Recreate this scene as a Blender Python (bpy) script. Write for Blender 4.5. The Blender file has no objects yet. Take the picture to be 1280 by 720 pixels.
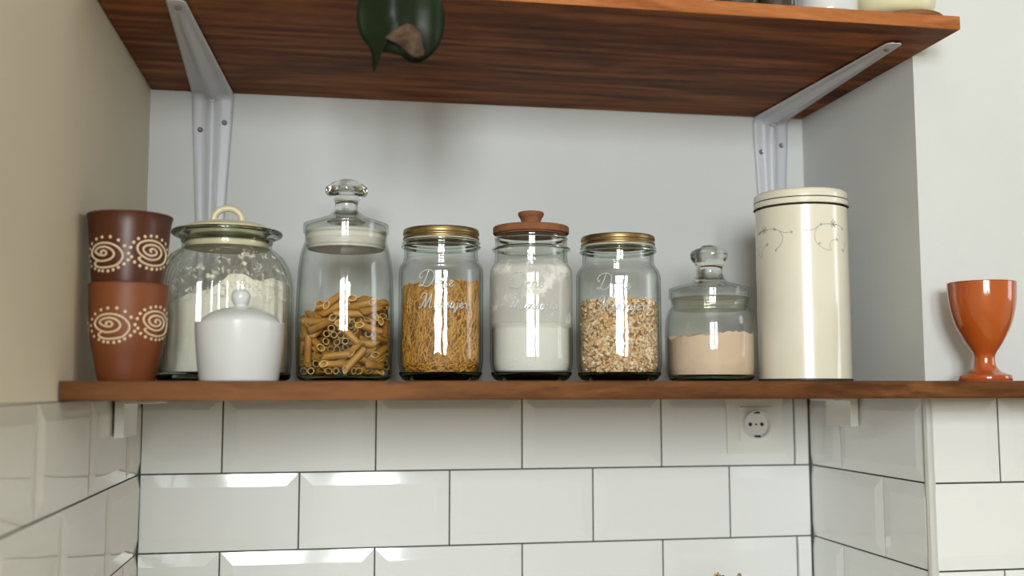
import bpy, bmesh, math, random
from math import sin, cos, pi, sqrt, atan2, asin, radians
from mathutils import Vector, Matrix, Quaternion, noise

sc = bpy.context.scene
col = sc.collection
random.seed(7)

# ------------------------------------------------------------------ helpers
def tag(o, label=None, cat=None, group=None, kind=None):
    if label: o['label'] = label
    if cat: o['category'] = cat
    if group: o['group'] = group
    if kind: o['kind'] = kind
    return o

def empty(name, loc, rz=0):
    o = bpy.data.objects.new(name, None)
    col.objects.link(o)
    o.location = loc
    o.rotation_euler = (0, 0, rz)
    o.empty_display_size = .02
    return o

def build(name, bm, mats, parent=None, loc=(0, 0, 0), smooth=True, angle=35, rz=0):
    me = bpy.data.meshes.new(name)
    bm.normal_update()
    bm.to_mesh(me)
    bm.free()
    if not isinstance(mats, (list, tuple)): mats = [mats]
    for m in mats: me.materials.append(m)
    if smooth:
        me.polygons.foreach_set('use_smooth', [True] * len(me.polygons))
        me.set_sharp_from_angle(angle=radians(angle))
    o = bpy.data.objects.new(name, me)
    col.objects.link(o)
    o.location = loc
    o.rotation_euler = (0, 0, rz)
    if parent: o.parent = parent
    return o

def box(bm, a, b, mi=0, bev=0, seg=2):
    x0, y0, z0 = a; x1, y1, z1 = b
    vs = [bm.verts.new(p) for p in ((x0,y0,z0),(x1,y0,z0),(x1,y1,z0),(x0,y1,z0),(x0,y0,z1),(x1,y0,z1),(x1,y1,z1),(x0,y1,z1))]
    fs = [bm.faces.new([vs[i] for i in q]) for q in ((3,2,1,0),(4,5,6,7),(0,1,5,4),(1,2,6,5),(2,3,7,6),(3,0,4,7))]
    for f in fs: f.material_index = mi
    if bev:
        es = list({e for f in fs for e in f.edges})
        r = bmesh.ops.bevel(bm, geom=es, offset=bev, segments=seg, affect='EDGES', profile=.5)
        for f in r['faces']: f.material_index = mi
    return vs

def lathe(bm, prof, n=64, mi=0, shape=None, closed=False, cx=0, cy=0, z0=0):
    """revolve (r, z) pairs; shape(angle, r, z) -> radius lets the section be fluted or squarish"""
    rings = []
    for r, z in prof:
        if r < 1e-6:
            rings.append([bm.verts.new((cx, cy, z + z0))])
        else:
            ring = []
            for k in range(n):
                a = 2 * pi * k / n
                rr = shape(a, r, z) if shape else r
                ring.append(bm.verts.new((cx + rr * cos(a), cy + rr * sin(a), z + z0)))
            rings.append(ring)
    pairs = list(zip(rings, rings[1:]))
    if closed: pairs.append((rings[-1], rings[0]))
    for A, B in pairs:
        if len(A) == 1 and len(B) == 1: continue
        for k in range(n):
            k2 = (k + 1) % n
            if len(A) == 1: f = bm.faces.new((A[0], B[k2], B[k]))
            elif len(B) == 1: f = bm.faces.new((A[k], A[k2], B[0]))
            else: f = bm.faces.new((A[k], A[k2], B[k2], B[k]))
            f.material_index = mi
    return rings

def spl(pts, n=6):
    """Catmull-Rom through points of any dimension"""
    P = [Vector(p) for p in pts]
    out = []
    for i in range(len(P) - 1):
        p0 = P[max(i-1, 0)]; p1 = P[i]; p2 = P[i+1]; p3 = P[min(i+2, len(P)-1)]
        for k in range(n):
            t = k / n
            out.append(.5 * ((2*p1) + (p2-p0)*t + (2*p0-5*p1+4*p2-p3)*t*t + (3*p1-p0-3*p2+p3)*t*t*t))
    out.append(P[-1])
    return out

def prof(pts, n=5):
    return [(max(p[0], 0), p[1]) for p in spl([Vector((a, b)) for a, b in pts], n)]

def tube(bm, pts, r, n=8, mi=0, cap=True):
    """round tube through 3-D points; r a number or a list"""
    P = [Vector(p) for p in pts]
    R = r if isinstance(r, (list, tuple)) else [r] * len(P)
    up = None; rings = []
    for i, p in enumerate(P):
        t = (P[min(i+1, len(P)-1)] - P[max(i-1, 0)])
        if t.length < 1e-9: t = Vector((0, 0, 1))
        t.normalize()
        if up is None:
            up = t.orthogonal().normalized()
        up = (up - t * up.dot(t))
        if up.length < 1e-6: up = t.orthogonal()
        up.normalize()
        s = t.cross(up)
        rings.append([bm.verts.new(p + (up * cos(2*pi*k/n) + s * sin(2*pi*k/n)) * R[i]) for k in range(n)])
    for A, B in zip(rings, rings[1:]):
        for k in range(n):
            f = bm.faces.new((A[k], A[(k+1) % n], B[(k+1) % n], B[k])); f.material_index = mi
    if cap:
        f = bm.faces.new(rings[0][::-1]); f.material_index = mi
        f = bm.faces.new(rings[-1]); f.material_index = mi

def blob(bm, c, r, mi=0, sub=1, sc3=(1, 1, 1), rot=None):
    M = Matrix.Translation(c) @ (rot.to_4x4() if rot else Matrix()) @ Matrix.Diagonal((*sc3, 1))
    n0 = set(bm.faces)
    bmesh.ops.create_icosphere(bm, subdivisions=sub, radius=r, matrix=M)
    for f in bm.faces:
        if f not in n0: f.material_index = mi

# ------------------------------------------------------------------ materials
def s2l(c):
    c = c / 255
    return c / 12.92 if c <= .04045 else ((c + .055) / 1.055) ** 2.4
def C(r, g, b): return (s2l(r), s2l(g), s2l(b), 1)

def newmat(name):
    m = bpy.data.materials.new(name); m.use_nodes = True
    nt = m.node_tree; nt.nodes.clear()
    out = nt.nodes.new('ShaderNodeOutputMaterial')
    return m, nt, out

def N(nt, t, **kw):
    n = nt.nodes.new(t)
    for k, v in kw.items():
        if k in n.inputs: n.inputs[k].default_value = v
        else: setattr(n, k, v)
    return n

def pbr(name, color, rough=.5, metal=0, bump=None, var=None, coat=0, spec=.5, sss=0):
    """principled; bump=(scale, strength, distance); var=(scale, second colour, amount)"""
    m, nt, out = newmat(name)
    b = N(nt, 'ShaderNodeBsdfPrincipled')
    b.inputs['Base Color'].default_value = color
    b.inputs['Roughness'].default_value = rough
    b.inputs['Metallic'].default_value = metal
    b.inputs['Specular IOR Level'].default_value = spec
    b.inputs['Coat Weight'].default_value = coat
    b.inputs['Coat Roughness'].default_value = .05
    if sss:
        b.inputs['Subsurface Weight'].default_value = sss
        b.inputs['Subsurface Scale'].default_value = .003
    tc = N(nt, 'ShaderNodeTexCoord')
    if var:
        t = N(nt, 'ShaderNodeTexNoise'); t.inputs['Scale'].default_value = var[0]; t.inputs['Detail'].default_value = 5
        nt.links.new(tc.outputs['Object'], t.inputs['Vector'])
        mx = N(nt, 'ShaderNodeMix', data_type='RGBA')
        r = N(nt, 'ShaderNodeMapRange'); r.inputs[1].default_value = .35; r.inputs[2].default_value = .65; r.inputs[4].default_value = var[2]
        nt.links.new(t.outputs['Fac'], r.inputs[0]); nt.links.new(r.outputs[0], mx.inputs[0])
        mx.inputs[6].default_value = color; mx.inputs[7].default_value = var[1]
        nt.links.new(mx.outputs[2], b.inputs['Base Color'])
    if bump:
        t = N(nt, 'ShaderNodeTexNoise'); t.inputs['Scale'].default_value = bump[0]; t.inputs['Detail'].default_value = 4
        nt.links.new(tc.outputs['Object'], t.inputs['Vector'])
        bp = N(nt, 'ShaderNodeBump'); bp.inputs['Strength'].default_value = bump[1]; bp.inputs['Distance'].default_value = bump[2]
        nt.links.new(t.outputs['Fac'], bp.inputs['Height']); nt.links.new(bp.outputs[0], b.inputs['Normal'])
    nt.links.new(b.outputs[0], out.inputs[0])
    return m

def wood(name, dark, mid, light, scale=1.0, rough=.5, seed=0.0, planks=0):
    """grain that runs along X: stretched noise, growth-ring bands and pores"""
    m, nt, out = newmat(name)
    b = N(nt, 'ShaderNodeBsdfPrincipled'); b.inputs['Roughness'].default_value = rough
    tc = N(nt, 'ShaderNodeTexCoord')
    mp = N(nt, 'ShaderNodeMapping'); mp.inputs['Scale'].default_value = (1.7 * scale, 11 * scale, 11 * scale); mp.inputs['Location'].default_value = (seed, seed * 2, 0)
    nt.links.new(tc.outputs['Object'], mp.inputs[0])
    n1 = N(nt, 'ShaderNodeTexNoise'); n1.inputs['Scale'].default_value = 2.2; n1.inputs['Detail'].default_value = 6; n1.inputs['Distortion'].default_value = 1.2; b.inputs['Specular IOR Level'].default_value = .12
    nt.links.new(mp.outputs[0], n1.inputs['Vector'])
    mp2 = N(nt, 'ShaderNodeMapping'); mp2.inputs['Scale'].default_value = (34 * scale, 240 * scale, 240 * scale)
    nt.links.new(tc.outputs['Object'], mp2.inputs[0])
    n2 = N(nt, 'ShaderNodeTexNoise'); n2.inputs['Scale'].default_value = 1.5; n2.inputs['Detail'].default_value = 4
    nt.links.new(mp2.outputs[0], n2.inputs['Vector'])
    wv = N(nt, 'ShaderNodeTexWave', wave_type='BANDS', bands_direction='Y')
    wv.inputs['Scale'].default_value = 1.1; wv.inputs['Distortion'].default_value = 7; wv.inputs['Detail'].default_value = 3; wv.inputs['Detail Scale'].default_value = .6
    mp3 = N(nt, 'ShaderNodeMapping'); mp3.inputs['Scale'].default_value = (1.2 * scale, 11 * scale, 11 * scale); mp3.inputs['Location'].default_value = (seed + 3, seed, 1)
    nt.links.new(tc.outputs['Object'], mp3.inputs[0]); nt.links.new(mp3.outputs[0], wv.inputs['Vector'])
    mix = N(nt, 'ShaderNodeMath', operation='MULTIPLY_ADD'); mix.inputs[1].default_value = .10
    nt.links.new(wv.outputs['Fac'], mix.inputs[0]); nt.links.new(n1.outputs['Fac'], mix.inputs[2])
    mix2 = N(nt, 'ShaderNodeMath', operation='MULTIPLY_ADD'); mix2.inputs[1].default_value = .24
    nt.links.new(n2.outputs['Fac'], mix2.inputs[0]); nt.links.new(mix.outputs[0], mix2.inputs[2])
    rp = N(nt, 'ShaderNodeValToRGB')
    e = rp.color_ramp.elements; e[0].position = .38; e[0].color = dark; e[1].position = .86; e[1].color = light
    x = e.new(.62); x.color = mid
    nt.links.new(mix2.outputs[0], rp.inputs[0])
    nt.links.new(rp.outputs[0], b.inputs['Base Color'])
    bp = N(nt, 'ShaderNodeBump'); bp.inputs['Strength'].default_value = .35; bp.inputs['Distance'].default_value = .0006
    nt.links.new(n2.outputs['Fac'], bp.inputs['Height']); nt.links.new(bp.outputs[0], b.inputs['Normal'])
    nt.links.new(b.outputs[0], out.inputs[0])
    return m

def thin_glass(name, edge=(.52, .56, .52), mid=(.985, .992, .985), bump=None, dust_glint=None, base=.045):
    """clear jar wall: mirror by Schlick's fresnel over a pass-through that darkens where the wall is seen edge-on"""
    m, nt, out = newmat(name)
    lw = N(nt, 'ShaderNodeLayerWeight'); lw.inputs['Blend'].default_value = .5
    p5 = N(nt, 'ShaderNodeMath', operation='POWER'); p5.inputs[1].default_value = 5
    nt.links.new(lw.outputs['Facing'], p5.inputs[0])
    f = N(nt, 'ShaderNodeMath', operation='MULTIPLY_ADD'); f.inputs[1].default_value = .75; f.inputs[2].default_value = base
    nt.links.new(p5.outputs[0], f.inputs[0])
    p3 = N(nt, 'ShaderNodeMath', operation='POWER'); p3.inputs[1].default_value = 4
    nt.links.new(lw.outputs['Facing'], p3.inputs[0])
    mx = N(nt, 'ShaderNodeMix', data_type='RGBA'); mx.inputs[6].default_value = (*mid, 1); mx.inputs[7].default_value = (*edge, 1)
    nt.links.new(p3.outputs[0], mx.inputs[0])
    tr = N(nt, 'ShaderNodeBsdfTransparent'); nt.links.new(mx.outputs[2], tr.inputs[0])
    gl = N(nt, 'ShaderNodeBsdfGlossy'); gl.inputs['Roughness'].default_value = .02
    tc = N(nt, 'ShaderNodeTexCoord')
    if bump:
        t = N(nt, 'ShaderNodeTexNoise'); t.inputs['Scale'].default_value = bump[0]; t.inputs['Detail'].default_value = 2
        nt.links.new(tc.outputs['Object'], t.inputs['Vector'])
        bp = N(nt, 'ShaderNodeBump'); bp.inputs['Strength'].default_value = bump[1]; bp.inputs['Distance'].default_value = bump[2]
        nt.links.new(t.outputs['Fac'], bp.inputs['Height']); nt.links.new(bp.outputs[0], gl.inputs['Normal'])
    ms = N(nt, 'ShaderNodeMixShader')
    nt.links.new(f.outputs[0], ms.inputs[0]); nt.links.new(tr.outputs[0], ms.inputs[1]); nt.links.new(gl.outputs[0], ms.inputs[2])
    last = ms
    if dust_glint:  # powder stuck to the inside of the wall, or white painted as caught light: (colour, base amount, patch scale, fine scale, z-low, z-high)
        colr, dbase, ps, fs, lo, hi, thr = dust_glint
        df = N(nt, 'ShaderNodeBsdfDiffuse'); df.inputs[0].default_value = colr
        a = N(nt, 'ShaderNodeTexNoise'); a.inputs['Scale'].default_value = ps; a.inputs['Detail'].default_value = 5; a.inputs['Roughness'].default_value = .65
        nt.links.new(tc.outputs['Object'], a.inputs['Vector'])
        r = N(nt, 'ShaderNodeMapRange'); r.inputs[1].default_value = thr; r.inputs[2].default_value = thr + .1; r.inputs[4].default_value = 1 - dbase
        nt.links.new(a.outputs['Fac'], r.inputs[0])
        add = N(nt, 'ShaderNodeMath', operation='ADD'); add.inputs[1].default_value = dbase; nt.links.new(r.outputs[0], add.inputs[0])
        sp = N(nt, 'ShaderNodeSeparateXYZ'); nt.links.new(tc.outputs['Object'], sp.inputs[0])
        z1 = N(nt, 'ShaderNodeMapRange'); z1.inputs[1].default_value = lo; z1.inputs[2].default_value = lo + .008; nt.links.new(sp.outputs[2], z1.inputs[0])
        z2 = N(nt, 'ShaderNodeMapRange'); z2.inputs[1].default_value = hi; z2.inputs[2].default_value = hi - .012; nt.links.new(sp.outputs[2], z2.inputs[0])
        q = N(nt, 'ShaderNodeMath', operation='MULTIPLY'); nt.links.new(z1.outputs[0], q.inputs[0]); nt.links.new(z2.outputs[0], q.inputs[1])
        w = N(nt, 'ShaderNodeMath', operation='MULTIPLY'); nt.links.new(q.outputs[0], w.inputs[0]); nt.links.new(add.outputs[0], w.inputs[1])
        m2 = N(nt, 'ShaderNodeMixShader'); nt.links.new(w.outputs[0], m2.inputs[0]); nt.links.new(ms.outputs[0], m2.inputs[1]); nt.links.new(df.outputs[0], m2.inputs[2])
        last = m2
    nt.links.new(last.outputs[0], out.inputs[0])
    return m

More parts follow.
